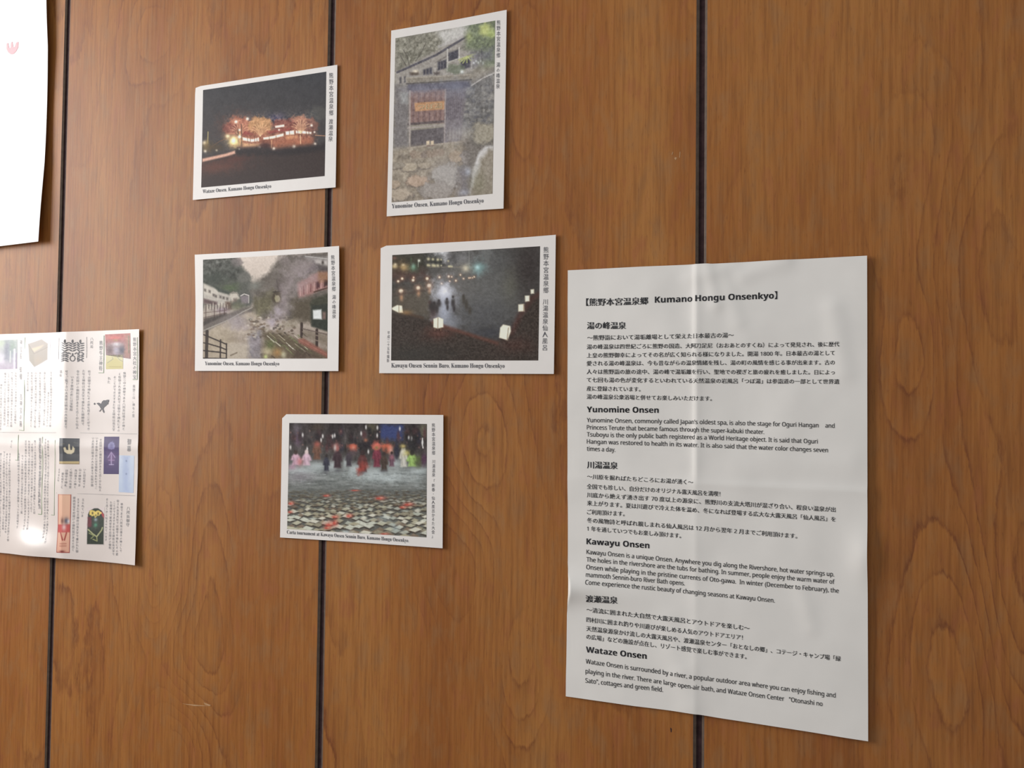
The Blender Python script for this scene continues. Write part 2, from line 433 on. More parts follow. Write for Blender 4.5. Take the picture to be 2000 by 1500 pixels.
# ---- painted prints: a canvas in the print's own coordinates, laid on a fine grid as ink colour
class Canvas:
    def __init__(s, corners, nx, ny, base=(128, 128, 128)):
        s.nx, s.ny = nx, ny
        s.H = homog(corners, [(0, 0), (nx, 0), (nx, ny), (0, ny)])
        s.a = np.zeros((ny+1, nx+1, 3)); s.a[:] = base
        s.X, s.Y = np.meshgrid(np.arange(nx+1, dtype=float), np.arange(ny+1, dtype=float))
        s.Hi = np.linalg.inv(s.H)
        q = happly(s.Hi, np.stack([s.X, s.Y], -1))
        s.cx, s.cy = q[..., 0], q[..., 1]            # crop coordinates of every sample
        s.rg = vnoise(s.X.shape, nx/9.0, ny/9.0, 77, 4, .75)-.5
    def over(s, mask, col):
        s.a += mask[..., None]*(np.asarray(col, float)-s.a)
    def poly(s, pts, col, alpha=1.0, soft=0.0):
        P = happly(s.H, pts)
        inside = np.zeros(s.X.shape, bool)
        dist = np.full(s.X.shape, 1e9)
        n = len(P)
        for i in range(n):
            (x1, y1), (x2, y2) = P[i], P[(i+1) % n]
            if y1 != y2:
                c = ((y1 > s.Y) != (y2 > s.Y)) & (s.X < (x2-x1)*(s.Y-y1)/(y2-y1)+x1)
                inside ^= c
            dx, dy = x2-x1, y2-y1
            L = dx*dx+dy*dy+1e-9
            t = np.clip(((s.X-x1)*dx+(s.Y-y1)*dy)/L, 0, 1)
            dist = np.minimum(dist, np.hypot(s.X-x1-t*dx, s.Y-y1-t*dy))
        sd = np.where(inside, dist, -dist)
        k = max(soft, 0.5)
        if soft >= 3: sd = sd+s.rg*min(14, 2.2*soft)
        s.over(np.clip(sd/(2*k)+0.5, 0, 1)*alpha, col)
    def line(s, pts, wd, col, alpha=1.0, soft=0.4):
        P = happly(s.H, pts)
        r = wd/2.0*s.nx/abs(s.span())
        dist = np.full(s.X.shape, 1e9)
        for (x1, y1), (x2, y2) in zip(P[:-1], P[1:]):
            dx, dy = x2-x1, y2-y1
            t = np.clip(((s.X-x1)*dx+(s.Y-y1)*dy)/(dx*dx+dy*dy+1e-9), 0, 1)
            dist = np.minimum(dist, np.hypot(s.X-x1-t*dx, s.Y-y1-t*dy))
        s.over(np.clip((r-dist)/(2*soft)+0.5, 0, 1)*alpha*min(1.0, r/0.4), col)
    def span(s):
        q = happly(s.Hi, [(0, s.ny/2), (s.nx, s.ny/2)]); return q[1][0]-q[0][0]
    def blob(s, x, y, rx, ry, col, alpha=1.0, p=2.0, rot=0.0, edge=None):
        dx, dy = s.cx-x, s.cy-y
        c, sn = math.cos(rot), math.sin(rot)
        a = (dx*c+dy*sn)/rx; b_ = (-dx*sn+dy*c)/ry
        r = np.sqrt(a*a+b_*b_)
        if edge is not None or min(rx, ry) > 30: r = r*(1+1.1*s.rg)
        if edge is None: mk = np.exp(-r**p)
        else: mk = np.clip((1-r)/edge+0.5, 0, 1)
        s.over(mk*alpha, col)
    def grad(s, y0, y1, c0, c1, mask=None):
        t = np.clip((s.cy-y0)/(y1-y0), 0, 1)[..., None]
        c = np.asarray(c0, float)*(1-t)+np.asarray(c1, float)*t
        s.a = c if mask is None else s.a+mask[..., None]*(c-s.a)
    def mottle(s, amt, fx, fy, seed, mask=None, tint=(1, 1, 1), octaves=4):
        n = (vnoise(s.X.shape, fx, fy, seed, octaves, 0.65)-0.5)*2*amt
        if mask is not None: n = n*mask
        s.a = s.a+n[..., None]*np.asarray(tint, float)
    def region(s, pts, soft=3.0):
        save = s.a; s.a = np.zeros_like(save); s.poly(pts, (1, 1, 1), 1.0, soft); r = s.a[..., 0]; s.a = save
        return r
    def build(s, name, paper, parent, px_corners, mat, gain=1.22, label=None):
        Hp = homog([(0, 0), (s.nx, 0), (s.nx, s.ny), (0, s.ny)], [tuple(wall(p[0], p[1], paper.gap)) for p in px_corners])
        P = paper.lift(happly(Hp, np.stack([s.X, s.Y], -1)), 0.00010).reshape(-1, 3)
        h, wd = s.X.shape
        I = np.arange(h*wd).reshape(h, wd)
        q = np.stack([I[:-1, :-1], I[1:, :-1], I[1:, 1:], I[:-1, 1:]], -1).reshape(-1, 4)
        me = bpy.data.meshes.new(name)
        me.vertices.add(len(P)); me.vertices.foreach_set('co', P.ravel())
        me.loops.add(q.size); me.loops.foreach_set('vertex_index', q.ravel().astype(np.int32))
        me.polygons.add(len(q)); me.polygons.foreach_set('loop_start', np.arange(0, q.size, 4, dtype=np.int32))
        me.update(calc_edges=True)
        me.polygons.foreach_set('use_smooth', [True]*len(q))
        at = me.color_attributes.new('ink', 'FLOAT_COLOR', 'POINT')
        c = lin(np.clip(s.a, 0, 255))*gain
        c = np.clip(c*0.84+c.mean(-1, keepdims=True)*0.16, 0.004, 0.9).reshape(-1, 3)
        c = np.concatenate([c, np.ones((len(c), 1))], 1)
        at.data.foreach_set('color', c.ravel())
        o = link(name, me, parent, [mat])
        if label: o['label'] = label
        return o

def crop2px(pts, ox, oy, sc):
    return [(ox+x/sc, oy+y/sc) for x, y in pts]

# ------------------------------------------------------------------ the postcards
def art_night(c):                                              # red-lit inn and trees at night
    c.grad(150, 1250, (62, 62, 66), (72, 64, 62))
    sky = c.region([(150, 100), (1500, 100), (1500, 720), (150, 900)], 12)
    c.mottle(7, 30, 20, 11)
    c.poly([(180, 1060), (520, 985), (1440, 900), (1440, 1400), (150, 1400)], (62, 50, 48), 1, 6)
    c.blob(330, 1120, 250, 60, (104, 60, 48), .8, rot=-.1)
    c.blob(520, 1040, 160, 40, (96, 52, 44), .7, rot=-.15)
    c.blob(1370, 580, 110, 75, (84, 82, 78), .7, edge=.5)
    c.blob(930, 620, 90, 45, (72, 66, 88), .8)
    c.blob(560, 720, 180, 110, (120, 72, 58), .8)
    for (x, y, rx, ry, col) in [(560, 700, 120, 85, (146, 88, 66)), (770, 700, 118, 92, (160, 116, 74)), (470, 740, 70, 55, (120, 66, 56)),
                                (1175, 680, 100, 78, (148, 100, 78)), (1290, 700, 60, 70, (112, 74, 64)), (1010, 690, 110, 60, (112, 62, 54))]:
        c.blob(x, y, rx, ry, col, .95, edge=.35)
    red = c.region([(560, 740), (900, 760), (1100, 720), (1320, 790), (1310, 900), (900, 935), (600, 925), (480, 900)], 8)
    c.over(red*.85, (138, 80, 58))
    c.mottle(46, 70, 50, 5, c.region([(400, 600), (1340, 560), (1340, 900), (420, 930)], 10), (1, .8, .6))
    c.poly([(600, 745), (700, 790), (620, 800), (590, 790)], (120, 48, 44), .8, 2)
    c.poly([(840, 760), (960, 740), (1080, 725), (1060, 750), (860, 785)], (126, 52, 46), .85, 2)
    for P in ([(590, 818), (690, 838), (756, 822), (758, 858), (680, 866), (596, 850)], [(800, 822), (900, 806), (1006, 780), (1006, 806), (900, 832), (804, 842)],
              [(1026, 762), (1112, 750), (1114, 790), (1030, 796)], [(1130, 752), (1210, 756), (1290, 768), (1288, 786), (1205, 782), (1132, 780)],
              [(920, 704), (1012, 690), (1014, 712), (924, 724)]):
        c.poly(P, (238, 212, 188), .95, 1)
    for x in (640, 668, 712, 735, 860, 930, 1065, 1150, 1190, 1235, 1262):
        c.line([(x, 752 if x > 1020 else 806), (x+3, 800 if x > 1020 else 862)], 7, (90, 56, 44), .7)
    c.poly([(590, 878), (770, 880), (768, 914), (600, 920)], (196, 150, 104), .9, 3)
    c.poly([(890, 850), (1060, 830), (1300, 830), (1290, 890), (900, 922)], (146, 84, 56), .7, 6)
    c.poly([(1030, 806), (1150, 800), (1150, 822), (1040, 832)], (190, 130, 84), .8, 3)
    for (x, y) in [(770, 760), (1180, 730), (560, 760)]:
        for k in range(9):
            a = -math.pi*(.12+.76*k/8)
            c.line([(x, y+50), (x+math.cos(a)*60, y+10+math.sin(a)*62), (x+math.cos(a)*105, y+20+math.sin(a)*105)], 5, (206, 168, 122), .55)
    c.line([(545, 740), (550, 900)], 10, (60, 44, 40), .9); c.line([(580, 690), (582, 900)], 9, (60, 44, 40), .9)
    c.line([(886, 850), (884, 925)], 7, (214, 160, 110), .8); c.line([(1176, 800), (1180, 885)], 7, (222, 176, 130), .8)
    c.blob(500, 862, 60, 48, (244, 214, 130), .95); c.blob(500, 850, 22, 30, (255, 248, 200), .9)
    c.blob(560, 815, 16, 16, (255, 250, 210)); c.blob(440, 808, 20, 18, (255, 248, 205)); c.blob(440, 808, 50, 36, (200, 150, 90), .4)
    for (x, y, r) in [(525, 662, 16), (640, 633, 14), (1290, 700, 12), (765, 922, 14), (908, 936, 15), (1113, 916, 16), (1328, 888, 13), (1320, 768, 9), (960, 745, 9), (560, 745, 10), (330, 950, 10), (215, 958, 15), (208, 876, 20), (560, 940, 8)]:
        c.blob(x, y, r, r, (255, 238, 214), .95)
    c.line([(243, 765), (240, 880)], 9, (206, 184, 110), .8); c.blob(225, 900, 34, 50, (190, 156, 80), .6)
    c.line([(1330, 800), (1430, 806)], 7, (214, 150, 106), .7)
    c.line([(270, 920), (360, 860), (430, 830)], 6, (150, 100, 66), .6); c.blob(300, 920, 110, 40, (88, 70, 46), .7)
    c.poly([(520, 938), (840, 898), (900, 945), (1440, 880), (1440, 960), (1000, 1000), (540, 1000), (500, 970)], (46, 40, 42), .9, 4)
    c.blob(820, 900, 60, 26, (58, 34, 34), .9)
    c.poly([(188, 1036), (420, 985), (515, 955), (518, 984), (430, 1012), (188, 1068)], (228, 172, 146), .95, 1.5)
    for k in range(8):
        c.line([(205+k*38, 1060-k*9.5), (225+k*38, 1026-k*9.5)], 4, (180, 110, 86), .4)
    gl = c.region([(430, 620), (560, 590), (1330, 560), (1340, 880), (900, 935), (440, 930)], 10)
    c.a = c.a*(1+.22*gl[..., None])
    c.mottle(22, 90, 80, 9, gl, (1, .75, .55))
    c.mottle(7, 120, 80, 3)

def art_bathhouse(c):                                          # wooden bath hut above a rocky stream
    c.grad(110, 1370, (142, 136, 126), (150, 140, 122))
    c.mottle(26, 26, 40, 21)
    c.poly([(380, 190), (640, 130), (640, 230), (440, 290)], (200, 196, 190), .9, 5)
    tl = c.region([(110, 220), (400, 180), (450, 260), (430, 330), (130, 470)], 5)
    c.over(tl*.85, (128, 124, 108)); c.mottle(60, 40, 60, 8, tl, (1, .97, .92))
    for P in ([(215, 430), (200, 360), (170, 310)], [(200, 440), (150, 350)], [(240, 420), (300, 330), (330, 260)]): c.line(P, 7, (84, 78, 70), .7)
    # building on the slope
    c.poly([(120, 470), (640, 190), (660, 470), (120, 560)], (158, 150, 142), .9, 2)
    c.line([(130, 470), (400, 350), (640, 205)], 16, (84, 80, 88), .95)
    c.line([(420, 290), (540, 245), (640, 190)], 20, (176, 170, 166), .7)
    c.line([(400, 400), (600, 290)], 12, (120, 112, 106), .8)
    for P in ([(310, 452), (372, 434), (374, 482), (312, 488)], [(412, 398), (474, 380), (474, 440), (412, 458)], [(487, 334), (558, 312), (558, 378), (490, 396)], [(570, 392), (640, 366), (640, 436), (574, 452)]):
        c.poly(P, (70, 68, 78), .95, 1.5)
    for x in (330, 352): c.line([(x, 446), (x, 486)], 4, (150, 140, 130), .8)
    for x in (432, 452): c.line([(x, 392), (x, 452)], 3, (120, 112, 112), .7)
    for x, a, b_ in ((480, 310, 455), (562, 300, 380), (394, 440, 490), (652, 360, 440)): c.line([(x, a), (x, b_)], 9, (196, 190, 182), .9)
    c.line([(480, 402), (600, 360)], 8, (190, 184, 172), .8)
    c.poly([(145, 505), (160, 500), (160, 545), (147, 548)], (80, 76, 80), .9, 1); c.poly([(176, 500), (190, 496), (190, 540), (178, 542)], (84, 80, 84), .9, 1)
    c.poly([(215, 470), (280, 460), (282, 488), (218, 492)], (86, 72, 62), .9, 1.5); c.blob(258, 462, 20, 10, (240, 226, 200))
    c.poly([(385, 470), (425, 466), (425, 486), (388, 490)], (80, 70, 66), .9, 1.5)
    c.blob(540, 450, 60, 34, (112, 120, 98), .8, edge=.5); c.blob(582, 466, 12, 12, (235, 238, 235))
    # trees right
    tr = c.region([(620, 100), (830, 90), (830, 420), (760, 420), (700, 330), (600, 300)], 6)
    c.over(tr*.9, (112, 122, 92)); c.mottle(48, 40, 60, 17, tr, (.9, 1, .6))
    c.blob(745, 175, 36, 42, (196, 202, 112), .85, edge=.8); c.blob(790, 205, 26, 30, (176, 190, 106), .8, edge=.8); c.blob(630, 220, 22, 30, (164, 172, 104), .7)
    for a in range(7): c.line([(618, 360), (618+58*math.cos(.5*a+.1), 360+46*math.sin(.5*a-.4))], 9, (184, 190, 110), .8)
    c.poly([(650, 330), (800, 300), (800, 400), (660, 430)], (112, 110, 122), .7, 6); c.line([(720, 310), (722, 410)], 6, (84, 80, 86), .8)
    for k in range(5): c.blob(665+k*16, 398+(-1)**k*6, 7, 9, (228, 230, 232), .8)
    c.blob(780, 420, 60, 40, (128, 138, 106), .6)
    # stone wall right
    st = c.region([(600, 560), (810, 440), (810, 840), (560, 880)], 4)
    c.over(st*.9, (116, 113, 112)); c.mottle(38, 26, 38, 4, st)
    rng = random.Random(3)
    for k in range(70):
        x = rng.uniform(590, 800); y = rng.uniform(560, 830)
        c.blob(x, y, rng.uniform(9, 19), rng.uniform(7, 14), rng.choice([(136, 132, 128), (104, 102, 104), (150, 144, 136), (88, 86, 92)]), .6, edge=.5)
    c.line([(650, 562), (730, 510), (808, 476)], 7, (212, 206, 202), .9)
    c.poly([(660, 470), (810, 420), (810, 470), (650, 550)], (150, 140, 128), .6, 4)
    # hut
    c.poly([(110, 560), (215, 560), (215, 1000), (100, 1000)], (112, 106, 108), .8, 5)
    c.poly([(150, 615), (205, 610), (205, 690), (160, 690)], (158, 158, 156), .8, 3)
    c.poly([(470, 540), (620, 530), (590, 800), (570, 960), (460, 965)], (116, 107, 112), .95, 2)
    for k in range(8): c.line([(478+k*15, 580), (474+k*13, 800)], 4, (88, 78, 98), .5)
    c.poly([(212, 590), (472, 580), (462, 825), (212, 832)], (134, 104, 98), 1, 1)
    for k in range(13): c.line([(222+k*19.5, 596), (222+k*18.8, 824)], 6, (98, 76, 78) if k % 2 else (160, 130, 118), .65)
    c.poly([(205, 548), (640, 530), (632, 575), (470, 590), (212, 606)], (84, 80, 94), .95, 3)
    c.poly([(188, 510), (430, 494), (648, 486), (648, 520), (196, 550)], (140, 130, 116), 1, 1.5)
    c.line([(196, 550), (648, 522)], 9, (88, 82, 78), .9)
    c.line([(190, 510), (648, 486)], 5, (170, 158, 142), .9)
    c.poly([(250, 684), (462, 668), (462, 728), (256, 742)], (192, 140, 94), 1, 1)
    c.line([(206, 832), (462, 812)], 16, (92, 80, 80), .9); c.line([(204, 858), (462, 836)], 12, (160, 148, 140), .9)
    c.poly([(226, 876), (456, 852), (456, 966), (226, 992)], (98, 90, 92), 1, 1)
    c.line([(218, 600), (218, 1000)], 10, (172, 158, 150), .9); c.line([(466, 590), (460, 965)], 9, (158, 144, 142), .9)
    c.line([(205, 1000), (460, 968), (625, 950)], 12, (176, 162, 146), .95)
    for x in (334, 364): c.poly([(x, 950), (x+22, 946), (x+22, 974), (x, 977)], (232, 206, 168), .95, 1)
    c.line([(335, 985), (390, 980)], 6, (104, 66, 58), .7)
    c.poly([(480, 880), (600, 850), (610, 950), (480, 962)], (160, 150, 142), .7, 5)
    for k in range(5): c.line([(490+k*22, 850), (486+k*22, 940)], 6, (108, 98, 98), .6)
    # rocks
    low = c.region([(90, 1010), (640, 955), (640, 1400), (80, 1400)], 5)
    c.over(low*.9, (148, 134, 116)); c.mottle(44, 16, 26, 9, low, (1, .95, .85))
    for k in range(6): c.blob(245+k*38, 1040+8*math.sin(k), 24, 26, rng.choice([(146, 126, 108), (128, 112, 100), (160, 142, 122)]), .9, edge=.3)
    for (x, y, rx, ry, col) in [(545, 1060, 60, 38, (170, 148, 124)), (610, 1060, 30, 46, (140, 130, 124)), (210, 1130, 60, 28, (184, 168, 144)), (330, 1120, 50, 22, (168, 152, 130)),
                                (130, 1120, 50, 24, (150, 138, 122)), (270, 1230, 80, 40, (184, 156, 132)), (150, 1320, 80, 40, (178, 160, 138)), (470, 1200, 95, 95, (168, 160, 152)),
                                (400, 1300, 120, 60, (158, 148, 140)), (600, 1150, 40, 40, (128, 122, 118)), (110, 1250, 40, 26, (172, 150, 126))]:
        c.blob(x, y+6, rx*1.08, ry*1.1, (92, 82, 74), .65, edge=.25); c.blob(x, y, rx, ry, col, .92, edge=.3)
    c.poly([(560, 1160), (640, 1120), (650, 1330), (560, 1340)], (108, 102, 108), .8, 8)
    c.poly([(600, 960), (810, 820), (810, 1400), (640, 1400)], (112, 104, 98), .8, 6)
    c.blob(735, 900, 100, 82, (100, 94, 88), .9, edge=.2); c.blob(738, 895, 88, 72, (158, 148, 128), .95, edge=.4)
    c.poly([(640, 1330), (660, 1150), (700, 1030), (750, 985), (810, 985), (810, 1400), (640, 1400)], (214, 210, 208), .9, 2)
    c.poly([(630, 1340), (690, 1180), (720, 1070), (770, 1010), (812, 1010), (812, 1400), (630, 1400)], (142, 130, 112), 1, 4)
    c.blob(700, 1240, 60, 90, (128, 124, 96), .5); c.blob(770, 1160, 40, 110, (160, 148, 134), .5)
    c.blob(625, 1165, 22, 30, (190, 196, 214), .7); c.blob(600, 1310, 40, 24, (176, 178, 192), .6)
    c.mottle(32, 60, 90, 44)
    c.blob(300, 590, 120, 45, (156, 156, 172), .45); c.blob(540, 570, 110, 60, (142, 148, 168), .5); c.blob(470, 1150, 130, 120, (182, 176, 176), .35)
    c.blob(560, 880, 90, 60, (170, 166, 172), .4)
    c.a = c.a*.93+12

def art_village(c):                                            # steaming stream through a hillside village
    c.grad(130, 1310, (214, 200, 188), (150, 136, 124))
    c.poly([(150, 100), (560, 180), (600, 280), (690, 380), (720, 470), (820, 620), (700, 740), (150, 760)], (98, 98, 92), 1, 4)
    tl = c.region([(150, 150), (540, 180), (600, 290), (560, 420), (150, 520)], 5)
    c.mottle(56, 34, 30, 2, tl)
    c.blob(560, 240, 60, 50, (134, 124, 122), .8, edge=.5); c.blob(640, 400, 70, 60, (116, 114, 108), .9, edge=.4); c.blob(480, 330, 90, 70, (86, 88, 82), .7)
    c.blob(300, 420, 150, 80, (70, 76, 68), .8); c.blob(480, 520, 90, 46, (94, 108, 76), .8)
    c.poly([(700, 500), (790, 440), (900, 360), (960, 270), (1040, 165), (1580, 120), (1580, 900), (760, 860)], (116, 108, 100), 1, 5)
    c.mottle(26, 22, 22, 12, c.region([(700, 470), (1040, 170), (1580, 120), (1580, 800), (760, 800)], 6))
    c.blob(760, 500, 70, 50, (126, 128, 120), .8)
    c.poly([(1040, 160), (1560, 132), (1575, 230), (1400, 200), (1200, 200)], (98, 92, 86), .7, 8)
    # left houses
    c.poly([(186, 480), (340, 560), (500, 590), (480, 740), (340, 720), (186, 690)], (186, 178, 168), .95, 2)
    c.poly([(190, 470), (350, 545), (345, 640), (190, 590)], (196, 188, 176), .9, 2)
    c.poly([(300, 500), (480, 575), (490, 605), (350, 560)], (78, 84, 76), .95, 2)
    for (x, y) in [(205, 545), (255, 560), (300, 600), (325, 612), (375, 620), (410, 630), (450, 640)]: c.poly([(x-10, y-14), (x+12, y-8), (x+12, y+20), (x-10, y+14)], (92, 84, 80), .85, 1.5)
    c.poly([(190, 640), (340, 680), (340, 720), (190, 695)], (98, 78, 78), .9, 2)
    c.poly([(190, 700), (340, 725), (440, 690), (440, 770), (190, 860)], (168, 156, 144), .8, 3)
    c.poly([(480, 590), (560, 575), (590, 640), (500, 690)], (206, 196, 182), .9, 2); c.line([(475, 592), (520, 566), (580, 600)], 9, (150, 140, 130), .9)
    c.poly([(600, 610), (690, 605), (690, 690), (610, 700)], (138, 128, 132), .9, 2); c.line([(600, 612), (640, 590), (692, 608)], 8, (222, 214, 208), .9); c.line([(690, 610), (690, 690)], 7, (214, 206, 196), .8)
    c.poly([(520, 640), (560, 636), (560, 676), (520, 680)], (110, 96, 90), .8, 2); c.poly([(430, 680), (500, 680), (500, 760), (440, 770)], (96, 70, 60), .8, 3)
    for k in range(16): c.line([(215+k*16, 700+math.sin(k)*14), (215+k*16, 760+math.sin(k*2)*10)], 7, (216, 204, 188) if k % 2 else (96, 84, 80), .7)
    c.blob(400, 770, 80, 34, (150, 132, 146), .7); c.blob(560, 730, 80, 50, (122, 122, 98), .8)
    # road and railings
    c.poly([(186, 900), (480, 800), (640, 740), (740, 735), (760, 780), (470, 880), (190, 1020)], (112, 104, 98), .9, 2)
    c.poly([(190, 860), (440, 800), (450, 820), (190, 940)], (74, 66, 62), .8, 2)
    c.line([(190, 995), (480, 870), (640, 780), (730, 740)], 10, (176, 170, 160), .8)
    for (a, b_, d) in ((214, 730, 890), (308, 740, 860), (370, 745, 830), (420, 745, 815)): c.line([(a, b_), (a, d)], 8, (84, 64, 60), .85)
    c.line([(190, 800), (440, 770)], 6, (96, 76, 70), .7); c.line([(190, 850), (440, 800)], 6, (90, 72, 66), .7)
    # retaining wall / stream
    c.poly([(190, 1020), (480, 890), (680, 790), (790, 830), (800, 1310), (180, 1320)], (172, 158, 138), .95, 4)
    c.mottle(22, 16, 16, 6, c.region([(190, 1020), (680, 790), (800, 1310), (180, 1320)], 4))
    c.blob(560, 900, 130, 80, (156, 146, 150), .8); c.blob(520, 1090, 110, 40, (150, 136, 112), .7); c.poly([(460, 1140), (690, 1120), (690, 1310), (450, 1310)], (180, 168, 152), .9, 3)
    c.line([(490, 1270), (560, 1240)], 14, (112, 98, 80), .7)
    c.poly([(690, 1060), (840, 960), (850, 1310), (690, 1310)], (134, 128, 132), .95, 6)
    c.mottle(40, 30, 30, 3, c.region([(560, 880), (900, 880), (860, 1310), (690, 1310)], 6))
    # middle bushes and rocks
    c.poly([(750, 640), (960, 560), (980, 800), (800, 830), (740, 760)], (112, 106, 82), .9, 6)
    c.mottle(26, 30, 30, 8, c.region([(730, 600), (1180, 560), (1180, 860), (740, 860)], 6), (1, 1, .8))
    c.poly([(1180, 640), (1400, 640), (1390, 900), (1180, 880)], (96, 86, 70), .9, 6)
    c.blob(1005, 620, 50, 70, (80, 70, 52), .95, edge=.3); c.blob(1008, 640, 30, 36, (160, 152, 118), .95, edge=.4); c.blob(1030, 500, 60, 70, (86, 76, 72), .6)
    c.line([(960, 570), (1060, 560)], 9, (64, 54, 48), .8); c.line([(1000, 430), (1020, 560)], 9, (80, 70, 68), .6)
    rng = random.Random(12)
    for k in range(120):
        x = rng.uniform(680, 1200); y = rng.uniform(850, 1090)
        c.blob(x, y, rng.uniform(10, 24), rng.uniform(8, 16), rng.choice([(176, 168, 152), (96, 82, 70), (132, 116, 96), (208, 198, 182), (118, 100, 84), (70, 62, 54)]), .7, edge=.5)
    c.line([(1030, 860), (1180, 850)], 10, (82, 74, 68), .8); c.poly([(1060, 880), (1240, 870), (1240, 960), (1080, 960)], (156, 146, 128), .7, 4)
    c.poly([(840, 1010), (1020, 1010), (1560, 1230), (1570, 1310), (840, 1310)], (104, 92, 72), .9, 6)
    for k in range(46):
        x = rng.uniform(870, 1330); y = rng.uniform(1020, 1270); l = rng.uniform(40, 110)
        c.line([(x, y), (x+l*.75, y+l*.62)], rng.uniform(5, 10), rng.choice([(196, 186, 162), (70, 60, 50), (150, 146, 112), (120, 130, 84), (220, 214, 196)]), .75)
    c.blob(900, 1220, 60, 50, (206, 192, 158), .8); c.blob(1010, 1240, 50, 50, (176, 136, 80), .85); c.blob(930, 1150, 50, 50, (98, 110, 62), .7); c.blob(1080, 1260, 30, 40, (206, 202, 170), .7); c.blob(880, 1285, 20, 24, (196, 210, 130), .8)
    # right building
    c.poly([(1230, 540), (1240, 480), (1330, 420), (1480, 340), (1580, 330), (1580, 520), (1430, 580), (1250, 640)], (164, 124, 118), .95, 3)
    for k in range(8): c.line([(1262+k*40, 520-k*12), (1266+k*38, 610-k*14)], 12, (126, 78, 78) if k % 2 else (196, 152, 146), .75)
    c.poly([(1440, 460), (1480, 450), (1480, 520), (1444, 530)], (84, 50, 56), .9, 2); c.poly([(1530, 440), (1575, 430), (1575, 500), (1530, 510)], (70, 50, 44), .9, 2)
    c.poly([(1470, 350), (1580, 330), (1580, 430), (1480, 450)], (150, 112, 76), .8, 5)
    c.poly([(1310, 180), (1572, 175), (1574, 290), (1430, 260), (1360, 220)], (150, 144, 140), .8, 3)
    c.line([(1320, 175), (1574, 205)], 8, (192, 188, 184), .8); c.poly([(1420, 210), (1570, 215), (1570, 270), (1430, 260)], (196, 188, 182), .8, 3); c.blob(1515, 245, 14, 22, (74, 66, 60))
    c.poly([(1300, 370), (1400, 260), (1410, 225), (1440, 260), (1580, 300), (1580, 350), (1450, 330)], (92, 84, 84), .9, 3)
    c.line([(1420, 570), (1500, 545), (1582, 520)], 14, (88, 64, 54), .9)
    c.poly([(1370, 700), (1400, 640), (1580, 590), (1582, 1000), (1390, 940)], (76, 76, 62), .96, 3)
    c.poly([(1390, 720), (1580, 700), (1580, 1010), (1390, 950)], (62, 66, 58), .96, 2)
    c.poly([(1405, 770), (1500, 762), (1506, 872), (1408, 868)], (212, 214, 212), 1, 1.5); c.poly([(1512, 790), (1550, 790), (1550, 870), (1512, 870)], (136, 110, 102), .9, 2)
    # right railings
    c.poly([(1270, 980), (1570, 1040), (1570, 1160), (1290, 1060)], (126, 114, 98), .8, 5)
    for (x, a, b_) in ((1280, 920, 1060), (1450, 990, 1165)): c.line([(x, a), (x, b_)], 30, (74, 60, 54), .95)
    for d in (0, 34, 84): c.line([(1290, 975+d), (1570, 1040+d*1.2)], 11, (142, 128, 114) if d else (112, 98, 90), .85)
    c.poly([(1240, 1090), (1300, 1080), (1570, 1240), (1570, 1300), (1250, 1130)], (146, 98, 84), .95, 2); c.line([(1262, 1100), (1560, 1262)], 8, (176, 118, 100), .6)
    c.poly([(1220, 1180), (1520, 1310), (1180, 1310)], (92, 76, 66), .7, 6)
    # near railing, lower left
    c.line([(228, 1005), (222, 1305)], 38, (72, 62, 56), .97); c.line([(378, 1100), (376, 1305)], 17, (64, 54, 50), .97); c.line([(444, 1140), (442, 1305)], 15, (64, 54, 50), .97)
    for P in ([(190, 1040), (240, 1060), (378, 1118), (446, 1148)], [(190, 1130), (240, 1140), (378, 1180), (446, 1208)], [(190, 1216), (378, 1235), (446, 1250)], [(190, 1300), (446, 1303)]): c.line(P, 13, (64, 54, 50), .95)
    # steam
    for (x, y, rx, ry, a) in [(1080, 650, 70, 170, .55), (1150, 480, 90, 110, .5), (1230, 330, 120, 100, .55), (1330, 260, 120, 70, .45), (1030, 800, 80, 70, .6), (940, 900, 60, 60, .6), (1380, 400, 90, 80, .4), (1270, 500, 60, 90, .4),
                              (640, 960, 120, 60, .4), (780, 1140, 90, 70, .35), (600, 1080, 120, 60, .3), (1100, 240, 60, 60, .3)]:
        c.blob(x, y, rx, ry, (170, 156, 160), a)
    c.a = (c.a-128)*1.16+118; c.blob(1010, 780, 40, 36, (188, 176, 190), .5); c.blob(950, 900, 40, 44, (190, 178, 196), .5)
    c.mottle(16, 90, 70, 31)

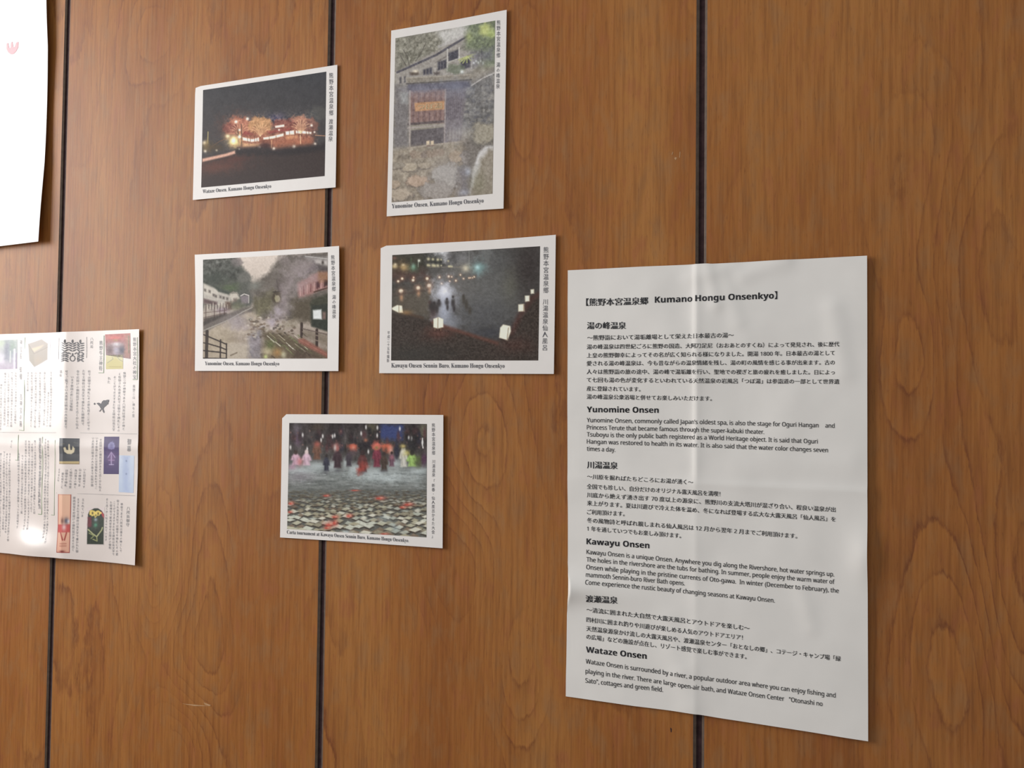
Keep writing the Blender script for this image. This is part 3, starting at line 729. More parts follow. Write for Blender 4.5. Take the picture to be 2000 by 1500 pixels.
def art_riverbath(c):                                          # lantern-lit river bath at night
    c.grad(160, 1310, (66, 62, 58), (62, 58, 54))
    c.blob(1150, 620, 520, 420, (104, 104, 102), .85); c.blob(780, 560, 300, 420, (112, 108, 104), .7)
    c.blob(1250, 300, 240, 160, (92, 92, 92), .6); c.blob(1560, 380, 160, 320, (58, 50, 48), .85); c.blob(1380, 560, 80, 160, (106, 104, 88), .5)
    c.poly([(180, 230), (520, 235), (540, 400), (180, 450)], (62, 60, 48), .85, 8)
    c.poly([(180, 410), (500, 400), (560, 470), (180, 500)], (86, 60, 54), .8, 8)
    c.poly([(180, 640), (560, 560), (640, 760), (560, 900), (180, 880)], (98, 88, 74), .75, 14)
    c.blob(700, 270, 90, 60, (212, 212, 216), .95); c.blob(690, 225, 60, 30, (240, 240, 244), .8); c.blob(900, 280, 90, 80, (146, 146, 148), .6); c.blob(1130, 250, 70, 140, (126, 128, 126), .5)
    c.line([(965, 200), (965, 380)], 5, (176, 176, 170), .6); c.poly([(740, 250), (860, 240), (870, 330), (760, 340)], (78, 76, 76), .7, 8)
    c.poly([(530, 250), (700, 250), (700, 345), (530, 345)], (54, 54, 50), .9, 5)
    for (x, y, r) in [(555, 290, 17), (600, 292, 14), (650, 296, 15), (683, 296, 9), (755, 310, 9), (550, 352, 15), (566, 355, 10), (600, 354, 16), (618, 358, 14), (650, 356, 15), (684, 356, 8), (760, 364, 10), (775, 364, 12), (792, 366, 9)]:
        c.blob(x, y, r, r, (226, 214, 168), .85)
    c.blob(215, 364, 28, 22, (250, 226, 160), .95); c.blob(220, 345, 14, 14, (255, 240, 200)); c.blob(306, 375, 40, 34, (222, 190, 122), .9); c.blob(300, 350, 16, 12, (250, 230, 180))
    c.blob(402, 368, 20, 30, (170, 214, 200), .9); c.blob(410, 380, 44, 40, (70, 130, 90), .45); c.line([(452, 310), (450, 370)], 5, (200, 214, 190), .8); c.blob(460, 306, 13, 13, (250, 252, 232)); c.blob(380, 300, 8, 30, (90, 120, 90), .6)
    c.blob(212, 280, 24, 16, (132, 90, 80), .8); c.blob(250, 360, 160, 90, (110, 76, 50), .3)
    c.blob(932, 384, 28, 28, (250, 236, 200), .95); c.blob(932, 384, 80, 50, (170, 160, 140), .5); c.blob(1052, 375, 22, 22, (236, 255, 255), .95); c.blob(1062, 380, 60, 60, (130, 190, 190), .55); c.blob(1056, 440, 14, 40, (140, 170, 176), .4)
    c.line([(560, 372), (880, 370)], 5, (190, 170, 140), .35)
    for (x, y, r) in [(290, 488, 13), (405, 476, 9), (400, 503, 14), (250, 515, 12), (542, 488, 15), (666, 474, 11), (760, 466, 11), (832, 508, 10), (878, 450, 8), (910, 488, 8), (688, 538, 9), (965, 482, 8), (1018, 470, 8), (980, 480, 6), (452, 582, 20), (563, 558, 20), (278, 614, 22), (1000, 480, 6), (790, 470, 8), (770, 514, 7)]:
        c.blob(x, y, r*1.9, r*1.9, (186, 128, 96), .5); c.blob(x, y, r, r, (250, 226, 196), .98, 4)
    for (x, y) in [(455, 635), (567, 605), (283, 680)]: c.blob(x, y, 18, 34, (206, 150, 106), .75)
    c.poly([(190, 650), (560, 596), (560, 604), (190, 662)], (84, 66, 60), .6, 3)
    # glow on the water
    c.blob(715, 640, 100, 110, (206, 208, 222), .95); c.blob(720, 820, 80, 170, (190, 196, 216), .85); c.blob(715, 610, 50, 50, (236, 236, 244), .8); c.blob(790, 940, 110, 70, (150, 156, 168), .7)
    c.blob(1080, 860, 300, 170, (84, 84, 88), .6); c.blob(1180, 1040, 200, 70, (66, 66, 72), .8)
    c.mottle(13, 60, 60, 2)
    # bathers
    for (x, y, rx, ry) in [(610, 775, 28, 55), (612, 735, 15, 16), (660, 740, 26, 36), (660, 710, 13, 14), (580, 760, 22, 60), (742, 728, 22, 34), (742, 694, 11, 14), (748, 780, 13, 32), (803, 735, 20, 45), (803, 672, 12, 15), (815, 790, 15, 36),
                           (912, 700, 16, 50), (908, 662, 10, 14), (940, 755, 18, 56), (975, 810, 18, 44), (600, 820, 24, 50), (640, 800, 18, 46)]:
        c.blob(x, y, rx*1.05, ry, (58, 52, 52) if x < 880 else (72, 66, 58), .88, 3)
    c.blob(566, 730, 14, 20, (86, 60, 56), .6); c.blob(605, 860, 40, 60, (110, 84, 84), .4)
    # bank in front
    c.poly([(170, 830), (340, 838), (500, 885), (720, 965), (1250, 1135), (1400, 1000), (1480, 830), (1600, 660), (1700, 640), (1700, 1330), (170, 1330)], (64, 54, 48), 1, 3)
    c.line([(600, 930), (720, 975), (1250, 1140)], 26, (118, 68, 54), .75, 3); c.line([(1400, 1030), (1480, 860), (1600, 690), (1690, 640)], 36, (88, 54, 48), .8, 5)
    c.line([(330, 838), (500, 885)], 14, (90, 66, 50), .8, 3); c.blob(1440, 1160, 180, 80, (84, 54, 46), .6); c.blob(660, 1040, 150, 60, (100, 58, 48), .7)
    bank = c.region([(170, 850), (500, 900), (1250, 1150), (1500, 830), (1700, 660), (1700, 1330), (170, 1330)], 4)
    c.mottle(27, 100, 80, 15, bank, (1, .95, .9)); c.blob(400, 1260, 420, 90, (58, 58, 54), .55)
    # lanterns
    def lantern(P, seams):
        c.poly(P, (250, 238, 208), 1, 1.0)
        for s_ in seams: c.line(s_, 6, (96, 70, 50), .85)
    lantern([(186, 785), (240, 755), (288, 762), (298, 832), (256, 832), (190, 800)], [[(258, 760), (258, 830)]]); c.blob(330, 830, 60, 24, (190, 140, 80), .5)
    lantern([(606, 895), (656, 878), (704, 898), (706, 978), (650, 992), (606, 980)], [[(652, 884), (650, 990)]])
    lantern([(1282, 985), (1312, 952), (1384, 968), (1390, 1020), (1356, 1110), (1272, 1085)], [[(1366, 985), (1352, 1104)]])
    lantern([(1466, 750), (1524, 745), (1528, 818), (1466, 820)], [[(1520, 750), (1520, 815)]])
    lantern([(1533, 662), (1578, 660), (1578, 716), (1535, 722)], []); lantern([(1590, 600), (1624, 596), (1624, 638), (1592, 642)], [])
    for x in (620, 680): c.line([(x, 985), (x, 1015)], 5, (190, 150, 110), .6)
    c.mottle(7, 130, 100, 7)

def art_cards_game(c):                                         # people wading in, wooden tiles afloat in front
    c.grad(140, 1330, (56, 48, 48), (120, 122, 112))
    c.mottle(34, 26, 8, 5, c.region([(100, 100), (1600, 100), (1600, 560), (100, 560)], 8), (1, .95, .95))
    c.poly([(1080, 150), (1330, 150), (1320, 320), (1090, 300)], (54, 66, 118), .95, 5); c.poly([(980, 150), (1060, 150), (1040, 220), (960, 210)], (110, 104, 74), .8, 6); c.poly([(1500, 150), (1580, 150), (1580, 290), (1510, 280)], (120, 116, 92), .8, 5)
    c.blob(215, 200, 36, 70, (120, 110, 118), .7); c.blob(225, 310, 40, 60, (120, 90, 118), .7); c.blob(430, 180, 60, 40, (76, 62, 44), .6)
    # water
    c.poly([(100, 560), (350, 545), (600, 590), (820, 600), (1000, 610), (1300, 560), (1590, 600), (1590, 900), (100, 900)], (134, 140, 138), 1, 12)
    c.poly([(100, 800), (1590, 830), (1590, 1400), (100, 1300)], (92, 92, 86), .95, 26)
    wat = c.region([(100, 600), (1590, 600), (1590, 860), (100, 860)], 14)
    c.mottle(44, 12, 60, 13, wat)
    for (x, y, rx, ry) in [(430, 590, 110, 46), (1250, 560, 70, 60), (590, 590, 40, 60), (820, 620, 60, 60), (1020, 660, 180, 60), (1500, 640, 100, 40), (720, 560, 24, 60), (1180, 720, 240, 40), (250, 640, 140, 30)]: c.blob(x, y, rx, ry, (184, 194, 194), .75)
    c.blob(250, 700, 160, 60, (140, 128, 138), .5)
    # crowd
    rng = random.Random(5)
    for k in range(44):
        x = rng.uniform(150, 1560); y = rng.uniform(220, 400)
        c.blob(x, y, rng.uniform(16, 30), rng.uniform(30, 60), rng.choice([(44, 38, 42), (58, 44, 46), (72, 50, 52), (48, 46, 58), (90, 56, 58), (38, 36, 38)]), .85, 3)
    for k in range(26):
        x = rng.uniform(150, 1560); y = rng.uniform(220, 400)
        c.blob(x, y, 9, 11, rng.choice([(126, 88, 80), (104, 74, 70), (140, 104, 96)]), .7, 3)
    for (x, y) in [(277, 266), (487, 278), (470, 320), (590, 280), (612, 272), (940, 184), (1060, 190), (1058, 270), (890, 250), (965, 440), (1390, 296), (1420, 306), (1535, 340), (325, 412), (1296, 200), (150, 395)]:
        c.blob(x, y, 10, 24, (222, 218, 214), .9, 3)
    def person(x, y, w_, h_, col, head=(70, 54, 50), headdy=0):
        P = [(x-w_*.35, y-h_*.9), (x+w_*.35, y-h_*.9), (x+w_*.8, y-h_*.45), (x+w_*1.0, y+h_*.15), (x+w_*.6, y+h_*.25), (x+w_*.75, y+h_*.9), (x-w_*.7, y+h_*.9), (x-w_*.55, y+h_*.2), (x-w_*1.0, y+h_*.1), (x-w_*.8, y-h_*.45)]
        c.poly(P, col, .95, 1.6); dk = tuple(v*.72 for v in col)
        c.line([(x-w_*.45, y-h_*.3), (x-w_*.3, y+h_*.7)], w_*.22, dk, .6, 1); c.line([(x+w_*.3, y-h_*.2), (x+w_*.5, y+h_*.6)], w_*.2, dk, .5, 1)
        c.blob(x-w_*.1, y-h_*.5, w_*.35, h_*.25, tuple(min(255, v*1.18) for v in col), .5)
        c.blob(x, y-h_*1.1+headdy, w_*.40, w_*.5, head, .95, 5)
    person(205, 520, 52, 66, (202, 160, 178)); person(318, 520, 52, 70, (208, 172, 188), (226, 200, 196)); c.blob(250, 545, 30, 40, (214, 120, 124), .8); c.blob(170, 600, 40, 30, (190, 140, 166), .7)
    person(425, 440, 50, 90, (118, 80, 62)); c.blob(430, 360, 36, 26, (170, 84, 70), .9)
    person(525, 570, 36, 80, (56, 56, 70), (52, 44, 44)); person(640, 520, 52, 100, (66, 48, 54), (150, 90, 84)); c.blob(630, 385, 34, 40, (176, 104, 96), .85); c.blob(615, 400, 14, 34, (220, 214, 206), .7)
    person(760, 520, 36, 80, (70, 62, 70)); c.blob(805, 395, 48, 40, (214, 92, 62), .95, 4); c.blob(808, 398, 16, 22, (232, 150, 120), .8); c.blob(800, 450, 60, 40, (92, 74, 78), .8)
    person(905, 560, 58, 100, (96, 54, 52), (60, 44, 44)); c.poly([(850, 620), (900, 560), (960, 590), (900, 660), (860, 670)], (178, 62, 48), .9, 5); c.blob(935, 370, 52, 50, (46, 40, 44), .95, 4); c.blob(938, 320, 20, 18, (178, 110, 80), .9)
    person(1055, 500, 50, 110, (126, 48, 66), (216, 96, 72)); c.blob(1050, 385, 46, 44, (222, 104, 84), .95, 4); c.blob(1052, 400, 22, 20, (130, 120, 66), .8)
    c.blob(1165, 400, 60, 50, (224, 100, 62), .95, 4); c.blob(1150, 425, 22, 34, (70, 56, 50), .8); c.blob(1200, 430, 26, 50, (226, 160, 140), .8)
    person(1130, 560, 44, 90, (76, 60, 52), (58, 46, 44)); person(1210, 530, 34, 70, (110, 74, 90), (60, 46, 46)); c.blob(1215, 500, 20, 20, (180, 110, 120), .7)
    c.blob(1262, 420, 28, 100, (48, 48, 62), .9, 4); person(1335, 500, 46, 110, (204, 200, 186), (70, 58, 50)); c.blob(1330, 382, 30, 20, (206, 186, 106), .95); c.blob(1380, 450, 46, 34, (196, 184, 92), .8)
    person(1425, 530, 60, 70, (158, 196, 96), (62, 58, 48)); c.blob(1495, 530, 44, 66, (84, 96, 54), .9, 3); c.blob(1550, 520, 34, 70, (86, 52, 78), .9, 3)
    c.blob(1430, 380, 70, 70, (44, 42, 44), .85, 4); c.line([(1535, 300), (1530, 350), (1540, 400)], 12, (230, 228, 224), .8)
    for (x, y) in [(520, 640), (640, 620), (900, 640), (1130, 620)]: c.blob(x, y+20, 44, 22, (84, 84, 88), .6)
    # wavelets
    for k in range(90):
        x = rng.uniform(120, 1580); y = rng.uniform(650, 900)
        c.line([(x, y), (x+rng.uniform(20, 70), y+rng.uniform(-5, 5))], rng.uniform(3, 7), rng.choice([(196, 204, 202), (84, 88, 90), (160, 168, 168), (110, 112, 110)]), .5)
    # floating tiles, larger towards the viewer
    y = 850.0
    while y < 1380:
        f = (y-830)/500.0
        w0 = 46+105*f; h0 = 10+42*f
        x = 90+rng.uniform(0, w0)
        while x < 1620:
            if rng.random() < .5+1.4*f:
                yy = y+rng.uniform(-h0*.6, h0*.6); sk = rng.uniform(-.45, .5)*w0; ww = w0*rng.uniform(.65, 1.05); hh = h0*rng.uniform(.7, 1.15)
                col = rng.choice([(190, 186, 158), (170, 162, 134), (204, 206, 188), (150, 142, 118), (178, 182, 166), (130, 112, 92), (214, 210, 190), (160, 150, 124)])
                P = [(x-ww*.5, yy+hh*.1), (x+sk*.25-ww*.05, yy-hh*.55), (x+ww*.5, yy-hh*.05), (x-sk*.25+ww*.08, yy+hh*.6)]
                dk = [(a, b_+6+11*f) for a, b_ in P]
                al = min(1.0, .35+2.2*f)
                col = tuple(v*(.62+.38*min(1, 1.8*f)) for v in col)
                c.poly(dk, (62, 52, 44), .85*al, .8); c.poly(P, col, .95*al, .7)
                if rng.random() < .3: c.line([P[0], P[2]], 3, (120, 108, 88), .5)
            x += w0*rng.uniform(.60, .95)
        y += h0*.86
    for (x, y, rx, ry) in [(1095, 925, 60, 24), (1390, 990, 60, 24), (1330, 1020, 40, 18), (570, 1200, 64, 34), (620, 1180, 30, 36), (540, 1235, 40, 20), (160, 980, 34, 24), (530, 900, 40, 16), (150, 1070, 28, 16), (770, 1110, 40, 26), (830, 845, 50, 10), (1140, 1300, 50, 14), (620, 1120, 40, 20)]:
        c.blob(x, y, rx, ry, (190, 76, 58), .62, 2.5); c.blob(x-rx*.3, y+ry*.2, rx*.5, ry*.4, (206, 60, 44), .7, 3); c.blob(x+rx*.2, y-ry*.1, rx*.35, ry*.35, (236, 160, 134), .7)
    c.blob(1130, 1140, 90, 40, (170, 186, 186), .5); c.blob(1250, 1240, 60, 50, (160, 176, 178), .5); c.blob(740, 1280, 60, 20, (190, 200, 204), .6)
    c.mottle(14, 90, 80, 77)

def curl(amp, tilt=0.0, bow=0.0):
    """a gentle stand-off: the card is held near its top, free edges come away a little"""
    return lambda u, v: amp*np.clip(v, 0, 1)**2 + tilt*u + bow*(2*u-1)**2

GRP = 'picture postcards on the panelled wall'
def postcard(label, top, right, bottom, left, hf, art, crop, crop_corners, caption, cap_path, cap_em, vtext, extra=None, nx=250, ny=180, gain=1.16, photo_label=None, gap=0.0010):
    p = Paper(top, right, bottom, left, gap, hf, 24, 18, 0.0004)
    t = thing('postcard', label, 'postcard', (p.org[0], 0, p.org[1]), GRP)
    p.body('card', t, M_CARD)
    ox, oy, sc = crop
    c = Canvas(crop_corners, nx, ny)
    art(c)
    c.build('photo_print', p, t, crop2px(crop_corners, ox, oy, sc), M_PHOTO, gain, photo_label)
    L = Lettering(p)
    L.hline(serif(caption), crop2px(cap_path, ox, oy, sc), cap_em/sc, latin=True, bold=-0.006)
    L.build('caption', t, M_CAPTION, 'small roman caption line in grey ink')
    for (txt, a, b_, wd) in vtext:
        L = Lettering(p)
        a, b_ = crop2px([a, b_], ox, oy, sc)
        L.vline(txt, a, b_, wd/sc)
        L.build('vertical_caption', t, M_CAPTION)
    if extra: extra(p, t)
    return t

def serif(s):
    out = ''
    for ch in s:
        if 'A' <= ch <= 'Z': out += chr(0x1D400+ord(ch)-65)
        elif 'a' <= ch <= 'z': out += chr(0x1D41A+ord(ch)-97)
        else: out += ch
    return out

C1 = (360, 110, 5.172)
postcard('postcard of a red-lit inn among bare trees under a black night sky',
         [(382.5, 172), (384, 169.5), (470, 156), (659.5, 127)], [(659.5, 127), (657, 366.5)], [(378, 391), (520, 378), (657, 366.5)], [(382.5, 172), (381.5, 185), (378, 391)],
         curl(0.0006, 0.0003, 0.0003), art_night, C1, [(192, 342), (1438, 157), (1425, 1212), (177, 1328)],
         'Wataze Onsen, Kumano Hongu Onsenkyo', [(192, 1366), (540, 1336), (882, 1310)], 56,
         [('熊野本宮温泉郷', (1488, 165), (1488, 605), 46), ('渡瀬温泉', (1486, 632), (1482, 866), 46)])
def hut_sign(p, t):
    L = Lettering(p)
    L.hline('つぼ湯', crop2px([(272, 712), (446, 702)], 740, 10, 3.571), 44/3.571, smear=0.02)
    L.build('sign_lettering', t, M_SIGN, 'pale lettering on the orange sign in the photograph')
M_SIGN = flat_mat('pale_sign_ink', (0.75, 0.58, 0.36), 0.4, 0.3, 0.02, 100)
C2 = (740, 10, 3.571)
postcard('upright postcard of a wooden bath hut above rocks, the only tall one',
         [(764.5, 60), (880, 40.5), (990.5, 20)], [(990.5, 20), (985, 408)], [(756.5, 423), (870, 415), (985, 408)], [(764.5, 60), (756.5, 423)],
         curl(0.0006, 0.0006, 0.0003), art_bathhouse, C2, [(117, 232), (815, 110), (798, 1318), (93, 1378)],
         'Yunomine Onsen, Kumano Hongu Onsenkyo', [(94, 1403), (400, 1385), (735, 1363)], 46,
         [('熊野本宮温泉郷', (838, 106), (836, 372), 28), ('湯の峰温泉', (836, 400), (833, 588), 28)], hut_sign, 170, 260)
C3 = (365, 470, 5.66)
postcard('postcard of a steaming stream between village houses, below the night inn postcard',
         [(380.8, 497.5), (470, 493), (560, 488), (664.5, 481)], [(664.5, 481), (665, 560), (663.5, 725)], [(381.5, 724.5), (663.5, 725)], [(380.8, 497.5), (382.5, 600), (381.5, 724.5)],
         curl(0.0003, 0.0014, 0.0003), art_village, C3, [(182, 212), (1570, 132), (1568, 1305), (182, 1305)],
         'Yunomine Onsen, Kumano Hongu Onsenkyo', [(205, 1355), (1030, 1358)], 62,
         [('熊野本宮温泉郷', (1625, 160), (1638, 566), 44), ('湯の峰温泉', (1640, 600), (1640, 866), 44)])
C4 = (730, 450, 5.173)
postcard('postcard of bathers in a lantern-lit river at night, right of the steaming village postcard',
         [(744, 485), (746, 480.5), (850, 475), (960, 469), (1086.5, 459)], [(1086.5, 459), (1083, 730.5)], [(741.5, 729), (1083, 730.5)], [(744, 485), (741.5, 729)],
         curl(0.0003, 0.0006, 0.0004), art_riverbath, C4, [(190, 250), (1685, 162), (1668, 1315), (180, 1315)],
         'Kawayu Onsen Sennin Buro, Kumano Hongu Onsenkyo', [(182, 1362), (1326, 1366)], 66,
         [('熊野本宮温泉郷', (1746, 165), (1744, 640), 56), ('川湯温泉仙人風呂', (1742, 690), (1734, 1218), 56), ('平成二十五年撮影', (154, 1015), (148, 1335), 26)])
C5 = (540, 800, 5.357)
postcard('postcard of people wading behind floating wooden tiles, lowest of the five postcards',
         [(551.5, 817), (554.5, 809), (700, 809.5), (867, 810.5)], [(867, 810.5), (866, 1070.5)], [(548, 1049.5), (700, 1059), (866, 1070.5)], [(551.5, 817), (548, 1049.5)],
         curl(0.0004, 0.0007, 0.0003), art_cards_game, C5, [(137, 140), (1580, 150), (1578, 1335), (117, 1248)],
         'Carta tournament at Kawayu Onsen Sennin Buro, Kumano Hongu Onsenkyo.', [(115, 1277), (760, 1322), (1392, 1366)], 56,
         [('熊野本宮温泉郷', (1648, 140), (1650, 476), 36), ('川湯温泉', (1652, 520), (1650, 706), 34), ('「新春・仙人風呂かるた大会」', (1648, 726), (1648, 1345), 34)])

# ------------------------------------------------------------------ the large information sheet
def seg_ridge(pts, amp, wl, wr):
    """a crease: height profile rising sharply at a polyline given in sheet (u, v)"""
    P = np.array(pts, float)
    def f(u, v):
        y0, y1 = P[0, 1], P[-1, 1]
        cx = np.interp(v, P[:, 1], P[:, 0])
        d = u-cx
        fade = np.clip((v-y0)/0.03, 0, 1)*np.clip((y1-v)/0.03, 0, 1)
        return amp*fade*np.where(d < 0, np.exp(d/wl), np.exp(-d/wr))
    return f
def ridge_uv(x0, y0, x1, y1, amp, wd):
    """soft wrinkle along a segment"""
    def f(u, v):
        dx, dy = x1-x0, y1-y0
        t_ = np.clip(((u-x0)*dx+(v-y0)*dy)/(dx*dx+dy*dy), 0, 1)
        d = np.hypot((u-x0-t_*dx)*.7, v-y0-t_*dy)
        return amp*np.exp(-(d/wd)**2)
    return f
_rs = vnoise((64, 64), 5, 7, 91, 3, .5)
def soft_noise(u, v):
    a = np.clip(u, 0, .999)*62; b_ = np.clip(v, 0, .999)*62
    i = a.astype(int); j = b_.astype(int); fa = a-i; fb = b_-j
    fa = fa*fa*(3-2*fa); fb = fb*fb*(3-2*fb)
    return (_rs[j, i]*(1-fa)+_rs[j, i+1]*fa)*(1-fb)+(_rs[j+1, i]*(1-fa)+_rs[j+1, i+1]*fa)*fb-.5
FOLD = .462
WR = [ridge_uv(.50, .00, .53, .09, .0012, .018), ridge_uv(.44, .03, .58, .01, .0007, .02), ridge_uv(.62, .03, .75, .00, .0010, .022), ridge_uv(.55, .02, .60, .13, .0008, .022),
      ridge_uv(.90, .11, .93, .24, .0010, .025), ridge_uv(.62, .18, .68, .24, .0006, .03), ridge_uv(.42, .92, .44, .98, .0010, .03), ridge_uv(.37, .80, .40, .90, .0007, .03),
      ridge_uv(.80, .70, .83, .78, .0006, .02), ridge_uv(.30, .08, .40, .20, .0008, .05), ridge_uv(.72, .40, .78, .30, .0006, .04), ridge_uv(.60, .45, .95, .43, .0005, .03)]
def sheet_h(u, v):
    h = 0.0002+0.0010*u*u+0.0016*soft_noise(u, v)
    h = h+seg_ridge([(FOLD, -.05), (FOLD, .50)], .0012, .014, .060)(u, v)+seg_ridge([(FOLD, -.05), (FOLD, .485)], .0008, .005, .025)(u, v)
    h = h+seg_ridge([(FOLD, .46), (FOLD-.002, 1.05)], .0010, .030, .05)(u, v)
    hv = v-.487
    h = h+.0010*np.where(hv < 0, np.exp(hv/.008), np.exp(-hv/.030))*np.clip(.3+u, 0, 1)
    for w_ in WR: h = h+w_(u, v)
    # the left edge has sprung forward where it is not held, and a bulge at the right edge
    wv = .024*np.exp(-((v-.747)/.034)**2)+1e-4
    h = h+.19*wv*np.clip(u/wv, 0, 1)*np.exp(-np.clip(u-wv, 0, 1)/.12)
    h = h+.0030*np.exp(-((v-.62)/.05)**2)*np.exp(-((1-u)/.05)**2)
    return h
sheet = Paper([(1109, 528), (1250, 521), (1382, 515.5), (1390, 516), (1500, 509.5), (1694, 500)], [(1694, 500), (1694.5, 900), (1696, 1447)], [(1105, 1360), (1240, 1379), (1368, 1395), (1400, 1401), (1696, 1447)],
              [(1109, 528), (1108.5, 900), (1109, 1100), (1112, 1130), (1112, 1160), (1107.5, 1200), (1105, 1360)], 0.0016, sheet_h, 130, 170, 0.00015)
ts = thing('information_sheet', 'large creased white sheet of black Japanese and English text, lower right', 'paper sheet', (sheet.org[0], 0, sheet.org[1]))
sheet.body('paper', ts, M_SHEET)
JA, JB, JC = (1100, 490, 10/3), (1100, 880, 10/3), (1100, 1150, 10/3)
def block(name, label, cr, rows):
    L = Lettering(sheet)
    for (txt, path, em, kw) in rows:
        txt = sans(txt, kw.get('latin') and ('heading' in name or name == 'title'))
        L.hline(txt, crop2px(path, *cr), em/cr[2], **kw)
    L.build(name, ts, M_INK, label)
HB = dict(smear=0.028)
J = dict(smear=0.014)
E_ = dict(smear=0.010, latin=True)
block('title', 'bold bracketed title line', JA, [('【熊野本宮温泉郷', [(150, 334), (300, 333), (556, 326)], 53, HB), ('Kumano Hongu Onsenkyo】', [(600, 319), (935, 308), (1395, 290)], 56, dict(smear=0.008, latin=True))])
block('heading', 'bold Japanese heading of the first section', JA, [('湯の峰温泉', [(157, 487), (410, 486)], 51, HB)])
block('subtitle', None, JA, [('～熊野詣において湯垢離場として栄えた日本最古の湯～', [(158, 566), (640, 560), (1113, 549)], 36, J)])
block('japanese_paragraph', None, JA, [
    ('湯の峰温泉は四世紀ごろに熊野の国造、大阿刀足尼（おおあとのすくね）によって発見され、後に歴代', [(155, 625), (935, 618), (1800, 608)], 35, J),
    ('上皇の熊野御幸によってその名が広く知られる様になりました。開湯 1800 年。日本最古の湯として', [(155, 681), (935, 674), (1770, 665)], 35, J),
    ('愛される湯の峰温泉は、今も昔ながらの温泉情緒を残し、湯の町の風情を感じる事が出来ます。古の', [(155, 733), (935, 729), (1770, 727)], 35, J),
    ('人々は熊野詣の旅の途中、湯の峰で湯垢離を行い、聖地での禊ぎと旅の疲れを癒しました。日によっ', [(155, 787), (935, 788), (1770, 791)], 35, J),
    ('て七回も湯の色が変化するといわれている天然温泉の岩風呂「つぼ湯」は参詣道の一部として世界遺', [(155, 840), (935, 846), (1800, 852)], 35, J),
    ('産に登録されています。', [(155, 896), (505, 901)], 35, J),
    ('湯の峰温泉公衆浴場と併せてお楽しみいただけます。', [(155, 949), (970, 962)], 35, J)])
block('heading', 'bold English heading of the first section', JA, [('Yunomine Onsen', [(155, 1032), (622, 1036)], 52, dict(smear=0.008, latin=True))])
block('english_paragraph', None, JA, [
    ("Yunomine Onsen, commonly called Japan's oldest spa, is also the stage for Oguri Hangan    and", [(155, 1101), (935, 1114), (1768, 1138)], 40, E_),
    ('Princess Terute that became famous through the super-kabuki theater.', [(155, 1148), (800, 1162), (1310, 1178)], 40, E_),
    ('Tsuboyu is the only public bath registered as a World Heritage object. It is said that Oguri', [(155, 1194), (935, 1214), (1658, 1240)], 40, E_),
    ('Hangan was restored to health in its water. It is also said that the water color changes seven', [(155, 1240), (935, 1265), (1725, 1297)], 40, E_),
    ('times a day.', [(155, 1287), (340, 1294)], 40, E_)])
block('heading', 'bold Japanese heading of the second section', JB, [('川湯温泉', [(157, 92), (355, 98)], 51, HB)])
block('subtitle', None, JB, [('～川原を掘ればたちどころにお湯が湧く～', [(157, 168), (850, 206)], 35, J)])
block('japanese_paragraph', None, JB, [
    ('全国でも珍しい、自分だけのオリジナル露天風呂を満喫！', [(155, 233), (600, 257), (1025, 282)], 36, J),
    ('川底から絶えず湧き出す 70 度以上の源泉に、熊野川の支流大塔川が混ざり合い、程良い温泉が出', [(155, 288), (935, 333), (1775, 384)], 36, J),
    ('来上がります。夏は川遊びで冷えた体を温め、冬になれば登場する広大な大露天風呂「仙人風呂」を', [(155, 341), (935, 391), (1775, 446)], 36, J),
    ('ご利用頂けます。', [(155, 399), (400, 412)], 36, J),
    ('冬の風物詩と呼ばれ親しまれる仙人風呂は 12 月から翌年 2 月までご利用頂けます。', [(155, 453), (860, 502), (1525, 556)], 36, J),
    ('1 年を通していつでもお楽しみ頂けます。', [(155, 507), (770, 554)], 36, J)])
block('heading', 'bold English heading of the second section', JB, [('Kawayu Onsen', [(152, 590), (562, 617)], 53, dict(smear=0.008, latin=True))])
block('english_paragraph', None, JB, [
    ('Kawayu Onsen is a unique Onsen. Anywhere you dig along the Rivershore, hot water springs up.', [(152, 658), (935, 731), (1765, 804)], 41, E_),
    ('The holes in the rivershore are the tubs for bathing. In summer, people enjoy the warm water of', [(152, 707), (935, 779), (1768, 853)], 41, E_),
    ('Onsen while playing in the pristine currents of Oto-gawa.  In winter (December to February), the', [(152, 756), (935, 833), (1795, 911)], 41, E_),
    ('mammoth Sennin-buro River Bath opens.', [(152, 805), (792, 863)], 41, E_),
    ('Come experience the rustic beauty of changing seasons at Kawayu Onsen.', [(152, 853), (860, 920), (1378, 974)], 41, E_)])
block('heading', 'bold Japanese heading of the third section', JB, [('渡瀬温泉', [(155, 961), (357, 973)], 51, HB)])
block('subtitle', None, JC, [('～清流に囲まれた大自然で大露天風呂とアウトドアを楽しむ～', [(155, 134), (700, 195), (1215, 256)], 37, J)])
block('japanese_paragraph', None, JC, [
    ('四村川に囲まれ釣りや川遊びが楽しめる人気のアウトドアエリア！', [(152, 199), (700, 262), (1170, 316)], 37, J),
    ('天然温泉源泉かけ流しの大露天風呂や、渡瀬温泉センター「おとなしの郷」、コテージ・キャンプ場「緑', [(152, 257), (935, 350), (1808, 453)], 37, J),
    ('の広場」などの施設が点在し、リゾート感覚で楽しむ事ができます。', [(152, 310), (700, 376), (1195, 441)], 37, J)])
block('heading', 'bold English heading of the third section', JC, [('Wataze Onsen', [(150, 393), (545, 436)], 53, dict(smear=0.008, latin=True))])
